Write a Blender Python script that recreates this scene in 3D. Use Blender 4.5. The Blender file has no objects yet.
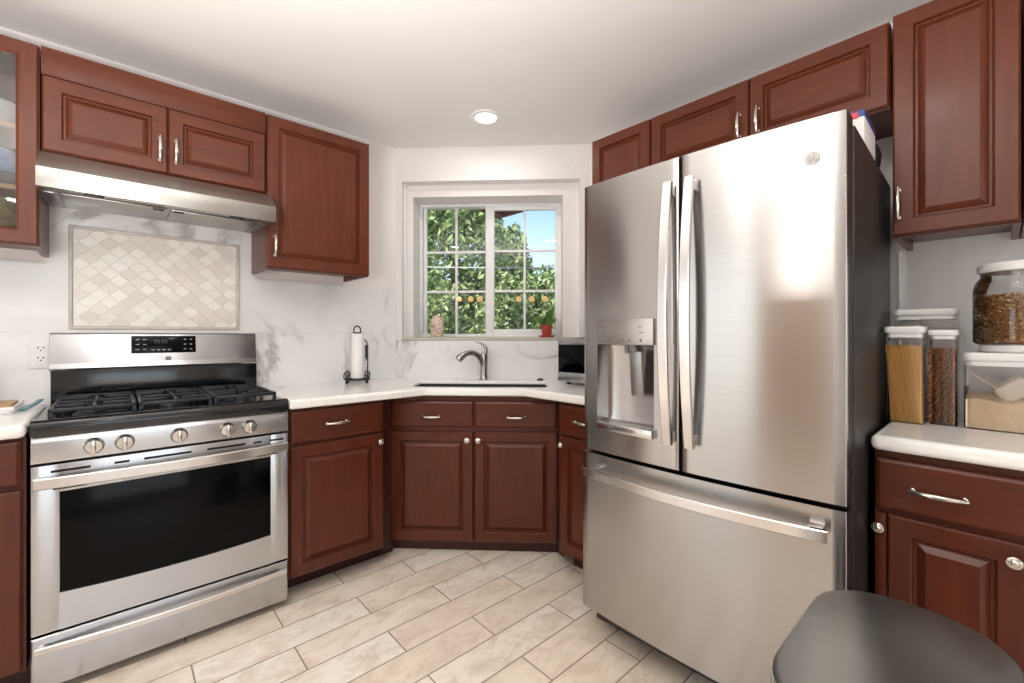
import bpy, bmesh, math, random
from mathutils import Vector, Matrix
random.seed(7)
R = math.radians
SC = bpy.context.scene
COL = SC.collection

# ---------------------------------------------------------------- camera
HC = 1.19                                   # camera height
FPX = 440.0                                 # focal length in pixels at 1024 wide
cam = bpy.data.cameras.new('camera')
cam.sensor_width = 36.0
cam.lens = FPX / 1024.0 * 36.0
cam.shift_y = -6.5 / 1024.0
cam.clip_start = 0.02
camo = bpy.data.objects.new('camera', cam)
camo.location = (0, 0, HC)
camo.rotation_euler = (R(90), 0, 0)
COL.objects.link(camo)
SC.camera = camo

# ---------------------------------------------------------------- world, sun, exposure
SC.view_settings.view_transform = 'Standard'
SC.view_settings.look = 'None'
SC.view_settings.gamma = 1.0
SC.view_settings.use_curve_mapping = False
SC.view_settings.exposure = 0.15
world = bpy.data.worlds.new('sky')
SC.world = world
world.use_nodes = True
wn = world.node_tree.nodes
wn.clear()
sky = wn.new('ShaderNodeTexSky')
sky.sky_type = 'NISHITA'
sky.sun_disc = False
sky.sun_elevation = R(48)
sky.sun_rotation = R(200)
bg = wn.new('ShaderNodeBackground')
bg.inputs['Strength'].default_value = 0.24
wo = wn.new('ShaderNodeOutputWorld')
world.node_tree.links.new(sky.outputs[0], bg.inputs[0])
world.node_tree.links.new(bg.outputs[0], wo.inputs[0])

ROT = {'L': R(42.0), 'D': R(-3.0), 'R': R(-48.0), 'F': R(-46.5), 'W': 0.0}


def wp(fr, s, y, z=0.0):
    """frame coordinates (along the run, away from the camera, up) -> world"""
    a = ROT[fr]
    return Vector((s * math.cos(a) - y * math.sin(a), s * math.sin(a) + y * math.cos(a), z))


def lamp(name, kind, loc, power, color=(1, 1, 1), size=None, size_y=None, aim=None, spread=None, shape='RECTANGLE'):
    l = bpy.data.lights.new(name, kind)
    l.energy = power
    l.color = color
    if kind == 'AREA':
        l.shape = shape
        l.size = size
        if size_y:
            l.size_y = size_y
        if spread:
            l.spread = spread
    o = bpy.data.objects.new(name, l)
    o.location = loc
    if aim is not None:
        d = Vector(aim)
        o.rotation_euler = d.to_track_quat('-Z', 'Y').to_euler()
    COL.objects.link(o)
    return o


sun = lamp('sun', 'SUN', (0, -3, 6), 5.0, (1.0, .95, .86), aim=(.30, .75, -.95))
sun.data.angle = R(1.0)
P_BACK, Q_FRONT = -2.60, -2.80              # the two walls behind the camera (frame L: x = P_BACK, y = Q_FRONT)
# daylight entering through the two big openings behind the camera
uL = wp('L', 1, 0)
vL = wp('L', 0, 1)
lamp('daylight_back', 'AREA', wp('L', P_BACK - .03, 1.83, 1.15), 8.5, (.93, .97, 1.0), 1.32, 1.8, aim=uL)
lamp('daylight_front', 'AREA', wp('L', -.4, Q_FRONT - .03, 1.35), 20, (.88, .94, 1.0), 2.4, 1.7, aim=vL)
# added upward area lamp that brightens the ceiling, standing in for a bounced flash
lamp('ceiling_bounce_fill', 'AREA', (-.62, .06, 1.3), 70, (1.0, .995, .985), .40, .40, aim=(0, .02, 1.0))

# ---------------------------------------------------------------- materials


def lin(c):
    return tuple(((v / 255.0) / 12.92 if v <= 10.3 else ((v / 255.0 + .055) / 1.055) ** 2.4) for v in c) + (1.0,)


class NT:
    def __init__(self, name):
        self.m = bpy.data.materials.new(name)
        self.m.use_nodes = True
        self.t = self.m.node_tree
        self.n = self.t.nodes
        self.b = self.n['Principled BSDF']

    def new(self, kind, **kw):
        nd = self.n.new(kind)
        for k, v in kw.items():
            if hasattr(nd, k):
                setattr(nd, k, v)
            else:
                nd.inputs[k.replace('_', ' ')].default_value = v
        return nd

    def link(self, a, b):
        self.t.links.new(a, b)

    def coord(self, scale=(1, 1, 1), loc=(0, 0, 0), rot=(0, 0, 0), out='Object'):
        tc = self.n.new('ShaderNodeTexCoord')
        mp = self.n.new('ShaderNodeMapping')
        mp.inputs['Scale'].default_value = scale
        mp.inputs['Location'].default_value = loc
        mp.inputs['Rotation'].default_value = rot
        self.link(tc.outputs[out], mp.inputs[0])
        return mp.outputs[0]

    def ramp(self, fac, stops, interp='LINEAR'):
        r = self.n.new('ShaderNodeValToRGB')
        r.color_ramp.interpolation = interp
        els = r.color_ramp.elements
        while len(els) > 1:
            els.remove(els[-1])
        els[0].position, els[0].color = stops[0]
        for p, c in stops[1:]:
            e = els.new(p)
            e.color = c
        self.link(fac, r.inputs[0])
        return r.outputs[0]

    def noise(self, vec, scale, detail=4, rough=.5, dist=0.0):
        n = self.n.new('ShaderNodeTexNoise')
        n.inputs['Scale'].default_value = scale
        n.inputs['Detail'].default_value = detail
        n.inputs['Roughness'].default_value = rough
        n.inputs['Distortion'].default_value = dist
        if vec is not None:
            self.link(vec, n.inputs['Vector'])
        return n.outputs[0]

    def math(self, op, a, b=None):
        n = self.n.new('ShaderNodeMath')
        n.operation = op
        for i, v in enumerate((a, b)):
            if v is None:
                continue
            if isinstance(v, (int, float)):
                n.inputs[i].default_value = v
            else:
                self.link(v, n.inputs[i])
        return n.outputs[0]

    def mix(self, fac, a, b, blend='MIX'):
        n = self.n.new('ShaderNodeMix')
        n.data_type = 'RGBA'
        n.blend_type = blend
        for sock, v in ((n.inputs[0], fac), (n.inputs[6], a), (n.inputs[7], b)):
            if isinstance(v, (int, float, tuple)):
                sock.default_value = v
            else:
                self.link(v, sock)
        return n.outputs[2]

    def bump(self, height, strength=.2, dist=.002):
        n = self.n.new('ShaderNodeBump')
        n.inputs['Strength'].default_value = strength
        n.inputs['Distance'].default_value = dist
        self.link(height, n.inputs['Height'])
        self.link(n.outputs[0], self.b.inputs['Normal'])

    def col(self, v):
        if isinstance(v, tuple):
            self.b.inputs['Base Color'].default_value = v
        else:
            self.link(v, self.b.inputs['Base Color'])

    def set(self, **kw):
        for k, v in kw.items():
            self.b.inputs[k.replace('_', ' ')].default_value = v


def plain(name, rgb, rough=.5, metal=0.0, vary=.04, nscale=12, coat=0.0, spec=None):
    m = NT(name)
    c = lin(rgb)
    lo = tuple(max(0, v * (1 - vary)) for v in c[:3]) + (1,)
    hi = tuple(min(1, v * (1 + vary)) for v in c[:3]) + (1,)
    m.col(m.ramp(m.noise(m.coord(), nscale, 3), [(.3, lo), (.7, hi)]))
    m.set(Roughness=rough, Metallic=metal)
    if coat:
        m.set(Coat_Weight=coat)
        m.b.inputs['Coat Roughness'].default_value = .15
    if spec is not None:
        m.b.inputs['Specular IOR Level'].default_value = spec
    return m.m


def wood(name, a, b, axis='z', rough=.34):
    m = NT(name)
    sc = {'z': (9, 9, .8), 'x': (.8, 9, 9)}[axis]
    v = m.coord(sc)
    g = m.noise(v, 3.5, 7, .62, .7)
    blotch = m.noise(m.coord((1, 1, 1)), 5, 2)
    c = m.ramp(g, [(.28, lin(a)), (.72, lin(b))])
    c2 = m.mix(m.math('MULTIPLY', blotch, .45), c, tuple(v * .72 for v in lin(a)[:3]) + (1,))
    m.col(c2)
    m.set(Roughness=rough)
    m.b.inputs['Specular IOR Level'].default_value = .32
    m.set(Coat_Weight=.10)
    m.b.inputs['Coat Roughness'].default_value = .18
    m.bump(m.noise(m.coord(sc), 14, 5), .05, .001)
    return m.m


def steel(name, rgb, rough=.27, aniso=.75, brush='x', vary=.03):
    """brushed stainless: grain along x of the object, highlights drawn out along z"""
    m = NT(name)
    sc = {'x': (1.5, 60, 260), 'z': (260, 60, 1.5)}[brush]
    g = m.noise(m.coord(sc), 2.0, 2)
    c = lin(rgb)
    m.col(m.ramp(g, [(.3, tuple(v * (1 - vary) for v in c[:3]) + (1,)), (.7, tuple(min(1, v * (1 + vary)) for v in c[:3]) + (1,))]))
    m.set(Metallic=1.0, Roughness=rough, Anisotropic=aniso)
    cx = m.n.new('ShaderNodeCombineXYZ')
    cx.inputs[2 if brush == 'x' else 0].default_value = 1.0
    vt = m.n.new('ShaderNodeVectorTransform')
    vt.vector_type = 'VECTOR'
    vt.convert_from = 'OBJECT'
    vt.convert_to = 'WORLD'
    m.link(cx.outputs[0], vt.inputs[0])
    m.link(vt.outputs[0], m.b.inputs['Tangent'])
    return m.m


def clear(name, tint=(1, 1, 1), ior=1.45, rough=.02, base=.0):
    """thin clear pane: transparent with a fresnel reflection"""
    m = NT(name)
    out = [x for x in m.n if x.type == 'OUTPUT_MATERIAL'][0]
    tr = m.n.new('ShaderNodeBsdfTransparent')
    tr.inputs[0].default_value = tuple(tint) + (1,)
    gl = m.n.new('ShaderNodeBsdfGlossy')
    gl.inputs['Roughness'].default_value = rough
    fr = m.n.new('ShaderNodeFresnel')
    fr.inputs[0].default_value = ior
    f = m.math('ADD', fr.outputs[0], base)
    mx = m.n.new('ShaderNodeMixShader')
    m.link(f, mx.inputs[0])
    m.link(tr.outputs[0], mx.inputs[1])
    m.link(gl.outputs[0], mx.inputs[2])
    m.link(mx.outputs[0], out.inputs[0])
    return m.m


def emit(name, rgb, strength):
    m = NT(name)
    m.col(lin(rgb))
    m.b.inputs['Emission Color'].default_value = lin(rgb)
    m.b.inputs['Emission Strength'].default_value = strength
    return m.m


def island(name, stops, rough=.6, spec=.3, trans=0.0):
    m = NT(name)
    g = m.n.new('ShaderNodeNewGeometry')
    m.col(m.ramp(g.outputs['Random Per Island'], [(p, lin(c)) for p, c in stops]))
    m.set(Roughness=rough)
    m.b.inputs['Specular IOR Level'].default_value = spec
    if trans:
        m.b.inputs['Subsurface Weight'].default_value = 0
    return m.m


def marble(name, seam=None):
    m = NT(name)
    v = m.coord((1, 1, 1), (.3, .2, .1))
    base = m.ramp(m.noise(v, 2.2, 5, .6, .4), [(.25, lin((226, 224, 225))), (.6, lin((240, 238, 237)))])
    # long diagonal veins, broken up by a second noise
    n1 = m.noise(m.coord((1.0, 1.0, .75), (3.1, 1.7, .4), (0, R(35), R(20))), 1.5, 8, .56, .9)
    line = m.math('ABSOLUTE', m.math('SUBTRACT', n1, .5))
    vein = m.ramp(line, [(0.0, (1, 1, 1, 1)), (.008, (.75, .75, .75, 1)), (.034, (0, 0, 0, 1))])
    mask = m.ramp(m.noise(m.coord((1, 1, 1), (7, 2, 5)), 2.2, 3), [(.42, (0, 0, 0, 1)), (.58, (1, 1, 1, 1))])
    f = m.math('MULTIPLY', m.math('MULTIPLY', vein, mask), .75)
    c = m.mix(f, base, lin((158, 152, 150)))
    if seam:
        sx, sz, ox, oz = seam
        sep = m.n.new('ShaderNodeSeparateXYZ')
        m.link(m.coord(), sep.inputs[0])
        fs = []
        for comp, step, off in ((0, sx, ox), (2, sz, oz)):
            t = m.math('FRACT', m.math('DIVIDE', m.math('ADD', sep.outputs[comp], off), step))
            d = m.math('ABSOLUTE', m.math('SUBTRACT', t, .5))
            fs.append(m.math('GREATER_THAN', d, .5 - .0015 / step))
        s = m.math('MULTIPLY', m.math('MAXIMUM', fs[0], fs[1]), .3)
        c = m.mix(s, c, lin((205, 200, 196)))
    m.col(c)
    m.set(Roughness=.12)
    return m.m


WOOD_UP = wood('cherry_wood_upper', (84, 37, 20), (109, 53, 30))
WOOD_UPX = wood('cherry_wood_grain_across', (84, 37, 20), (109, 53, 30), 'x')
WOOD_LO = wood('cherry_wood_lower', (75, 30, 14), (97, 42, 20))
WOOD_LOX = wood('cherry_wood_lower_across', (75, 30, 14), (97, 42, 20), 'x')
WOOD_DK = wood('dark_cherry_wood', (52, 22, 15), (66, 28, 19))
WOOD_IN = wood('pale_shelf_wood', (176, 138, 98), (200, 162, 120), 'x', .5)
STEEL = steel('brushed_stainless', (186, 186, 188), .26, .8)
STEEL_FR = steel('brushed_stainless_fridge', (174, 171, 169), .22, .85)
STEEL_BR = steel('bright_stainless', (214, 211, 209), .2, .5)
STEEL_DK = steel('grey_stainless', (150, 148, 148), .34, .3)
NICKEL = plain('polished_nickel', (205, 200, 192), .16, 1.0)
GUN = plain('dark_nickel', (172, 170, 170), .27, 1.0)
BLACK = plain('black_enamel', (14, 14, 16), .16, 0, .1, coat=.4)
BLACKG = plain('black_glass', (4, 4, 5), .12, 0, .05, spec=.12)
IRON = plain('cast_iron', (34, 34, 37), .38, .2, .15, 60)
BLKSIDE = plain('black_fridge_side', (38, 35, 34), .42, 0, .06, 90)
BLKPL = plain('black_plastic', (22, 22, 23), .4)
DARK = plain('dark_gap', (16, 11, 9), .8)
GREYPL = plain('grey_plastic', (120, 118, 116), .4)
WHITEPL = plain('white_plastic', (236, 234, 232), .32)
PAINT = plain('white_wall_paint', (236, 231, 229), .6, 0, .012, 3)
CEIL = plain('white_ceiling_paint', (235, 232, 229), .75, 0, .012, 2)
TRIMW = plain('white_trim_paint', (243, 241, 240), .4, 0, .01, 3)
VINYL = plain('white_vinyl', (240, 240, 240), .35, 0, .01)
TANW = plain('tan_wall_paint', (186, 152, 120), .6, 0, .03, 2)
QUARTZ = plain('white_quartz', (240, 237, 232), .16, 0, .025, 30)
MARB_L = marble('marble_tile', (.61, .305, .12, .02))
MARB_D = marble('marble_tile_plain', (.61, 2.0, .18, .5))
SILLM = plain('grey_green_sill_edge', (190, 188, 176), .3)
GLASS = clear('window_glass', (.97, .985, .98), 1.35, .0)
CLEARP = clear('clear_plastic', (.94, .935, .93), 1.42, .05, .03)
CABGL = clear('cabinet_glass', (.86, .86, .85), 1.45, .02, .02)
PAPER = plain('white_paper', (244, 242, 239), .85, 0, .02, 40)
LEDM = emit('lamp_diffuser', (255, 250, 242), 6.0)
AMBER = emit('amber_bulb_glass', (240, 186, 112), .45)
TERRA = plain('red_clay', (168, 62, 50), .55, 0, .1)
SOIL = plain('dark_soil', (58, 42, 32), .9, 0, .2)
LEAFM = plain('glossy_houseplant_leaf', (96, 132, 66), .35, 0, .2)
LIDG = plain('dark_grey_metal_lid', (126, 123, 120), .3, .85, .04, 30)
BOXW = plain('white_carton', (232, 230, 228), .5)
BOXB = plain('blue_carton_print', (42, 62, 132), .45)
BOXR = plain('red_carton_print', (186, 52, 58), .45)
BAGM = plain('dark_bag_fabric', (40, 34, 32), .8, 0, .2, 40)
FLOURM = plain('pale_flour', (240, 216, 184), .9, 0, .06, 50)
SCOOPM = plain('cream_scoop', (238, 226, 210), .5)


def floor_mat():
    m = NT('travertine_plank_tile')
    v = m.coord((1, 1, 1), (-.507, -.88, 0))
    br = m.n.new('ShaderNodeTexBrick')
    br.offset = .5
    br.offset_frequency = 2
    br.squash = 1.0
    br.inputs['Scale'].default_value = 1.0
    br.inputs['Mortar Size'].default_value = .0028
    br.inputs['Mortar Smooth'].default_value = .2
    br.inputs['Bias'].default_value = 0
    br.inputs['Brick Width'].default_value = .61
    br.inputs['Row Height'].default_value = .1535
    br.inputs['Color1'].default_value = (0, 0, 0, 1)
    br.inputs['Color2'].default_value = (1, 1, 1, 1)
    br.inputs['Mortar'].default_value = (.5, .5, .5, 1)
    m.link(v, br.inputs[0])
    per = br.outputs[0]
    base = m.ramp(per, [(0, lin((236, 221, 202))), (.5, lin((243, 230, 214))), (1, lin((246, 237, 224)))])
    cl = m.n.new('ShaderNodeVectorMath')
    cl.operation = 'ADD'
    m.link(m.coord((1.6, 2.6, 1)), cl.inputs[0])
    m.link(per, cl.inputs[1])
    cloud = m.noise(cl.outputs[0], 4.6, 10, .72, .7)
    c = m.mix(m.ramp(cloud, [(.44, (0, 0, 0, 1)), (.64, (.85, .85, .85, 1))]), base, lin((213, 194, 172)))
    spot = m.noise(m.coord((1, 1.4, 1)), 26, 5, .7, .5)
    c = m.mix(m.ramp(spot, [(.6, (0, 0, 0, 1)), (.72, (.5, .5, .5, 1))]), c, lin((186, 166, 146)))
    c = m.mix(br.outputs['Fac'], c, lin((140, 124, 108)))
    m.col(c)
    m.set(Roughness=.32)
    m.bump(m.math('SUBTRACT', 1.0, br.outputs['Fac']), .3, .002)
    return m.m


def mosaic_mat():
    """lantern mosaic: each tile of the mesh gets its own marble tone"""
    m = NT('lantern_mosaic_marble')
    g = m.n.new('ShaderNodeNewGeometry')
    per = g.outputs['Random Per Island']
    base = m.ramp(per, [(0, lin((226, 219, 211))), (.3, lin((234, 227, 219))), (.6, lin((243, 238, 230))), (1, lin((249, 246, 240)))])
    n = m.noise(m.coord(), 14, 4, .6, .5)
    m.col(m.mix(m.math('MULTIPLY', n, .2), base, lin((222, 211, 200))))
    m.set(Roughness=.2)
    return m.m


FLOORM = floor_mat()
MOSA = mosaic_mat()
GROUT = plain('pale_grout', (224, 217, 209), .7)
PENCIL = plain('grey_marble_pencil_trim', (206, 198, 192), .25, 0, .1, 30)
LEAF_A = island('tree_leaves', [(0, (64, 88, 50)), (.4, (104, 130, 74)), (.75, (148, 170, 106)), (1, (194, 206, 150))], .5)
LEAF_B = island('bush_leaves', [(0, (78, 100, 62)), (.4, (124, 148, 90)), (.8, (172, 188, 128)), (1, (214, 222, 176))], .5)
BARK = plain('tree_bark', (92, 74, 58), .9, 0, .2, 20)
GROUND = plain('garden_soil', (112, 98, 78), .95, 0, .2, 3)
EAVE = wood('red_brown_timber', (136, 70, 48), (166, 92, 64), 'x', .6)
GRANOLA = island('granola_flakes', [(0, (104, 64, 36)), (.3, (160, 110, 64)), (.65, (202, 154, 98)), (1, (236, 208, 160))], .7)
SPAG = island('spaghetti_strands', [(0, (214, 160, 78)), (1, (240, 194, 112))], .5)
TWIST = island('brown_twisted_pasta', [(0, (126, 78, 50)), (1, (178, 124, 88))], .6)

# ---------------------------------------------------------------- mesh builder


class MB:
    def __init__(self, fr='W', org=(0, 0, 0)):
        self.bm = bmesh.new()
        self.fr = fr
        self.org = Vector(org)

    def _new_bevel(self, verts, bev, seg=2):
        if bev:
            vs = set(verts)
            es = [e for e in self.bm.edges if e.verts[0] in vs and e.verts[1] in vs]
            bmesh.ops.bevel(self.bm, geom=es, offset=bev, segments=seg, profile=.5, affect='EDGES', clamp_overlap=True)

    def box(self, x0, x1, y0, y1, z0, z1, bev=0.0, seg=2, rot=None):
        mat = Matrix.Translation(((x0 + x1) / 2, (y0 + y1) / 2, (z0 + z1) / 2))
        if rot is not None:
            mat = mat @ rot
        mat = mat @ Matrix.Diagonal((abs(x1 - x0), abs(y1 - y0), abs(z1 - z0), 1))
        r = bmesh.ops.create_cube(self.bm, size=1.0, matrix=mat)
        self._new_bevel(r['verts'], bev, seg)
        return self

    def prism(self, pts, z0, z1, bev=0.0, seg=2, axis='z'):
        """pts: outline; axis z -> (x,y), axis x -> (y,z) extruded in x, axis y -> (x,z)"""
        def P(a, b, c):
            return {'z': (a, b, c), 'x': (c, a, b), 'y': (a, c, b)}[axis]
        lo = [self.bm.verts.new(P(p[0], p[1], z0)) for p in pts]
        hi = [self.bm.verts.new(P(p[0], p[1], z1)) for p in pts]
        n = len(pts)
        fs = [self.bm.faces.new(lo), self.bm.faces.new(hi)]
        for i in range(n):
            fs.append(self.bm.faces.new((lo[i], lo[(i + 1) % n], hi[(i + 1) % n], hi[i])))
        bmesh.ops.recalc_face_normals(self.bm, faces=fs)
        self._new_bevel(lo + hi, bev, seg)
        return self

    def rings(self, x0, x1, z0, z1, yf, prof):
        """panel in the xz plane facing -y: prof = [(inset, depth), ...] from the back edge to the middle"""
        loops = []
        for ins, dep in prof:
            loops.append([self.bm.verts.new(p) for p in ((x0 + ins, yf + dep, z0 + ins), (x1 - ins, yf + dep, z0 + ins),
                                                         (x1 - ins, yf + dep, z1 - ins), (x0 + ins, yf + dep, z1 - ins))])
        fs = []
        for a, b in zip(loops, loops[1:]):
            for i in range(4):
                fs.append(self.bm.faces.new((a[i], a[(i + 1) % 4], b[(i + 1) % 4], b[i])))
        fs.append(self.bm.faces.new(loops[-1]))
        return self

    def tube(self, pts, r, seg=10, closed=False, squash=1.0):
        pts = [Vector(p) for p in pts]
        n = len(pts)
        rs = r if isinstance(r, (list, tuple)) else [r] * n
        up = None
        loops = []
        for i, p in enumerate(pts):
            if closed:
                d = pts[(i + 1) % n] - pts[i - 1]
            else:
                d = pts[min(i + 1, n - 1)] - pts[max(i - 1, 0)]
            d = d.normalized() if d.length > 1e-9 else Vector((0, 0, 1))
            if up is None:
                up = Vector((0, 0, 1)) if abs(d.z) < .9 else Vector((1, 0, 0))
            a = d.cross(up)
            if a.length < 1e-6:
                a = d.cross(Vector((1, .3, 0)))
            a.normalize()
            b = a.cross(d).normalized()
            up = b
            loops.append([self.bm.verts.new(p + (a * math.cos(2 * math.pi * k / seg) + b * math.sin(2 * math.pi * k / seg) * squash) * rs[i])
                          for k in range(seg)])
        pairs = list(zip(loops, loops[1:]))
        if closed:
            pairs.append((loops[-1], loops[0]))
        for a, b in pairs:
            for k in range(seg):
                self.bm.faces.new((a[k], a[(k + 1) % seg], b[(k + 1) % seg], b[k]))
        if not closed:
            self.bm.faces.new(loops[0])
            self.bm.faces.new(loops[-1])
        return self

    def bar(self, pts, w, h, side=(0, 0, 1)):
        """rectangular bar swept along pts; w along 'side', h across it"""
        pts = [Vector(p) for p in pts]
        side = Vector(side)
        loops = []
        n = len(pts)
        for i, p in enumerate(pts):
            d = (pts[min(i + 1, n - 1)] - pts[max(i - 1, 0)]).normalized()
            c = d.cross(side).normalized()
            c_w, c_h = side * w / 2, c * h / 2
            bv = .18
            loops.append([self.bm.verts.new(p + q) for q in (
                c_w * (1 - bv) + c_h, c_w + c_h * (1 - 2 * bv), c_w - c_h * (1 - 2 * bv), c_w * (1 - bv) - c_h,
                -c_w * (1 - bv) - c_h, -c_w - c_h * (1 - 2 * bv), -c_w + c_h * (1 - 2 * bv), -c_w * (1 - bv) + c_h)])
        for a, b in zip(loops, loops[1:]):
            for k in range(8):
                self.bm.faces.new((a[k], a[(k + 1) % 8], b[(k + 1) % 8], b[k]))
        self.bm.faces.new(loops[0])
        self.bm.faces.new(loops[-1])
        return self

    def lathe(self, c, prof, seg=28, axis='z', sx=1.0, sy=1.0):
        """prof: [(r, h)]; axis z: around z; axis y: h grows towards -y (out of a front)"""
        loops = []
        for r, h in prof:
            lp = []
            for k in range(seg):
                a = 2 * math.pi * k / seg
                ca, sa = math.cos(a) * r * sx, math.sin(a) * r * sy
                if axis == 'z':
                    p = (c[0] + ca, c[1] + sa, c[2] + h)
                elif axis == 'y':
                    p = (c[0] + ca, c[1] - h, c[2] + sa)
                else:
                    p = (c[0] + h, c[1] + ca, c[2] + sa)
                lp.append(self.bm.verts.new(p))
            loops.append(lp)
        for a, b in zip(loops, loops[1:]):
            for k in range(seg):
                self.bm.faces.new((a[k], a[(k + 1) % seg], b[(k + 1) % seg], b[k]))
        if prof[0][0] > 1e-6:
            self.bm.faces.new(loops[0])
        if prof[-1][0] > 1e-6:
            self.bm.faces.new(loops[-1])
        return self

    def ell(self, c, r, sub=2, rot=None):
        m = Matrix.Translation(c)
        if rot is not None:
            m = m @ rot
        m = m @ Matrix.Diagonal((r[0], r[1], r[2], 1))
        bmesh.ops.create_icosphere(self.bm, subdivisions=sub, radius=1.0, matrix=m)
        return self

    def shell(self, x0, x1, y0, y1, z0, z1, r=.012, t=.002, top=False, seg=4):
        """rounded upright box wall (clear container): outer and inner skin, closed bottom"""
        def outline(ins):
            pts = []
            rr = max(.002, r - ins)
            for cx, cy, a0 in ((x1 - ins - rr, y1 - ins - rr, 0), (x0 + ins + rr, y1 - ins - rr, 90),
                               (x0 + ins + rr, y0 + ins + rr, 180), (x1 - ins - rr, y0 + ins + rr, 270)):
                for k in range(seg + 1):
                    a = R(a0 + 90.0 * k / seg)
                    pts.append((cx + rr * math.cos(a), cy + rr * math.sin(a)))
            return pts
        o = outline(0)
        n = len(o)
        lo = [self.bm.verts.new((p[0], p[1], z0)) for p in o]
        hi = [self.bm.verts.new((p[0], p[1], z1)) for p in o]
        for i in range(n):
            self.bm.faces.new((lo[i], lo[(i + 1) % n], hi[(i + 1) % n], hi[i]))
        self.bm.faces.new(lo)
        if top:
            self.bm.faces.new(hi)
        return self

    def rbox(self, x0, x1, y0, y1, z0, z1, r, bev=0.0, seg=6):
        """solid with rounded plan corners"""
        pts = []
        for cx, cy, a0 in ((x1 - r, y1 - r, 0), (x0 + r, y1 - r, 90), (x0 + r, y0 + r, 180), (x1 - r, y0 + r, 270)):
            for k in range(seg + 1):
                a = R(a0 + 90.0 * k / seg)
                pts.append((cx + r * math.cos(a), cy + r * math.sin(a)))
        n = len(pts)
        cx, cy = (x0 + x1) / 2, (y0 + y1) / 2

        def loop(z, ins):
            fx = 1 - 2 * ins / (x1 - x0)
            fy = 1 - 2 * ins / (y1 - y0)
            return [self.bm.verts.new((cx + (p[0] - cx) * fx, cy + (p[1] - cy) * fy, z)) for p in pts]
        ls = []
        if bev:
            ls = [loop(z0, bev), loop(z0 + bev * .3, bev * .3), loop(z0 + bev, 0), loop(z1 - bev, 0), loop(z1 - bev * .3, bev * .3), loop(z1, bev)]
        else:
            ls = [loop(z0, 0), loop(z1, 0)]
        for a, b in zip(ls, ls[1:]):
            for i in range(n):
                self.bm.faces.new((a[i], a[(i + 1) % n], b[(i + 1) % n], b[i]))
        self.bm.faces.new(ls[0])
        self.bm.faces.new(ls[-1])
        return self

    def build(self, name, mat, parent=None, smooth=True, angle=38, normals=True):
        if normals:
            bmesh.ops.recalc_face_normals(self.bm, faces=self.bm.faces)
        for v in self.bm.verts:
            v.co -= self.org
        me = bpy.data.meshes.new(name)
        self.bm.to_mesh(me)
        self.bm.free()
        me.materials.append(mat)
        if smooth:
            me.shade_smooth()
            me.set_sharp_from_angle(angle=R(angle))
        o = bpy.data.objects.new(name, me)
        COL.objects.link(o)
        if parent is not None:
            o.parent = parent
            if parent.type == 'MESH' and 'loc_done' in parent:
                pass
        else:
            o.location = wp(self.fr, self.org.x, self.org.y, self.org.z)
            o.rotation_euler = (0, 0, ROT[self.fr])
        return o


def tag(o, label, cat, group=None, kind=None):
    if label:
        o['label'] = label
    if cat:
        o['category'] = cat
    if group:
        o['group'] = group
    if kind:
        o['kind'] = kind
    return o


class Thing:
    """an Empty at the base of a thing; parts are given in frame coordinates"""

    def __init__(self, fr, s, y, z, name, label, cat, group=None):
        self.fr, self.org = fr, (s, y, z)
        self.o = bpy.data.objects.new(name, None)
        self.o.empty_display_size = .05
        self.o.location = wp(fr, s, y, z)
        self.o.rotation_euler = (0, 0, ROT[fr])
        COL.objects.link(self.o)
        tag(self.o, label, cat, group)

    def mb(self):
        return MB(self.fr, self.org)

    def part(self, mb, name, mat, parent=None, label=None, **kw):
        p = mb.build(name, mat, parent or self.o, **kw)
        if label:
            p['label'] = label
        return p


def single(fr, org, mb_fn, name, mat, label, cat, group=None, kind=None, **kw):
    m = MB(fr, org)
    mb_fn(m)
    o = m.build(name, mat, None, **kw)
    return tag(o, label, cat, group, kind)


def struct(fr, mb, name, mat, parent=None, **kw):
    o = mb.build(name, mat, parent, **kw)
    o['kind'] = 'structure'
    return o

# ---------------------------------------------------------------- room shell


ZC = 2.43                                   # ceiling
LW, DW, RW = 2.69, 2.88, 2.29               # wall distances
TH = .20


def inter(fa, ya, fb, yb):
    """world point where the lines y=ya in frame fa and y=yb in frame fb meet"""
    a, b = ROT[fa], ROT[fb]
    n1 = (-math.sin(a), math.cos(a))
    n2 = (-math.sin(b), math.cos(b))
    det = n1[0] * n2[1] - n1[1] * n2[0]
    x = (ya * n2[1] - yb * n1[1]) / det
    y = (n1[0] * yb - n2[0] * ya) / det
    return Vector((x, y, 0))


def fl(fr, v):
    """world -> frame coordinates"""
    a = ROT[fr]
    return (v.x * math.cos(a) + v.y * math.sin(a), -v.x * math.sin(a) + v.y * math.cos(a))


CLD = inter('L', LW, 'D', DW)               # corner of the left and the window wall
CDR = inter('D', DW, 'R', RW)
SL_END = fl('L', CLD)[0]
SD0, SD1 = fl('D', CLD)[0], fl('D', CDR)[0]
SR0 = fl('R', CDR)[0]
P_END = RW                                  # in frame L the right wall is x = RW

# floor and ceiling in frame L
m = MB('L')
m.box(P_BACK - .3, P_END + 1.2, Q_FRONT - .3, LW + .75, -.12, 0)
struct('L', m, 'floor', FLOORM, smooth=False)
m = MB('L')
m.box(P_BACK - .3, P_END + .3, Q_FRONT - .3, LW + .3, ZC, ZC + .15)
struct('L', m, 'ceiling', CEIL, smooth=False)
# left wall
m = MB('L')
m.box(P_BACK - .1, SL_END + .08, LW, LW + TH, 0, ZC)
struct('L', m, 'wall_left', PAINT, smooth=False)
# right wall
m = MB('R')
m.box(SR0 - .08, 2.9, RW, RW + TH, 0, ZC)
struct('R', m, 'wall_right', PAINT, smooth=False)
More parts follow.
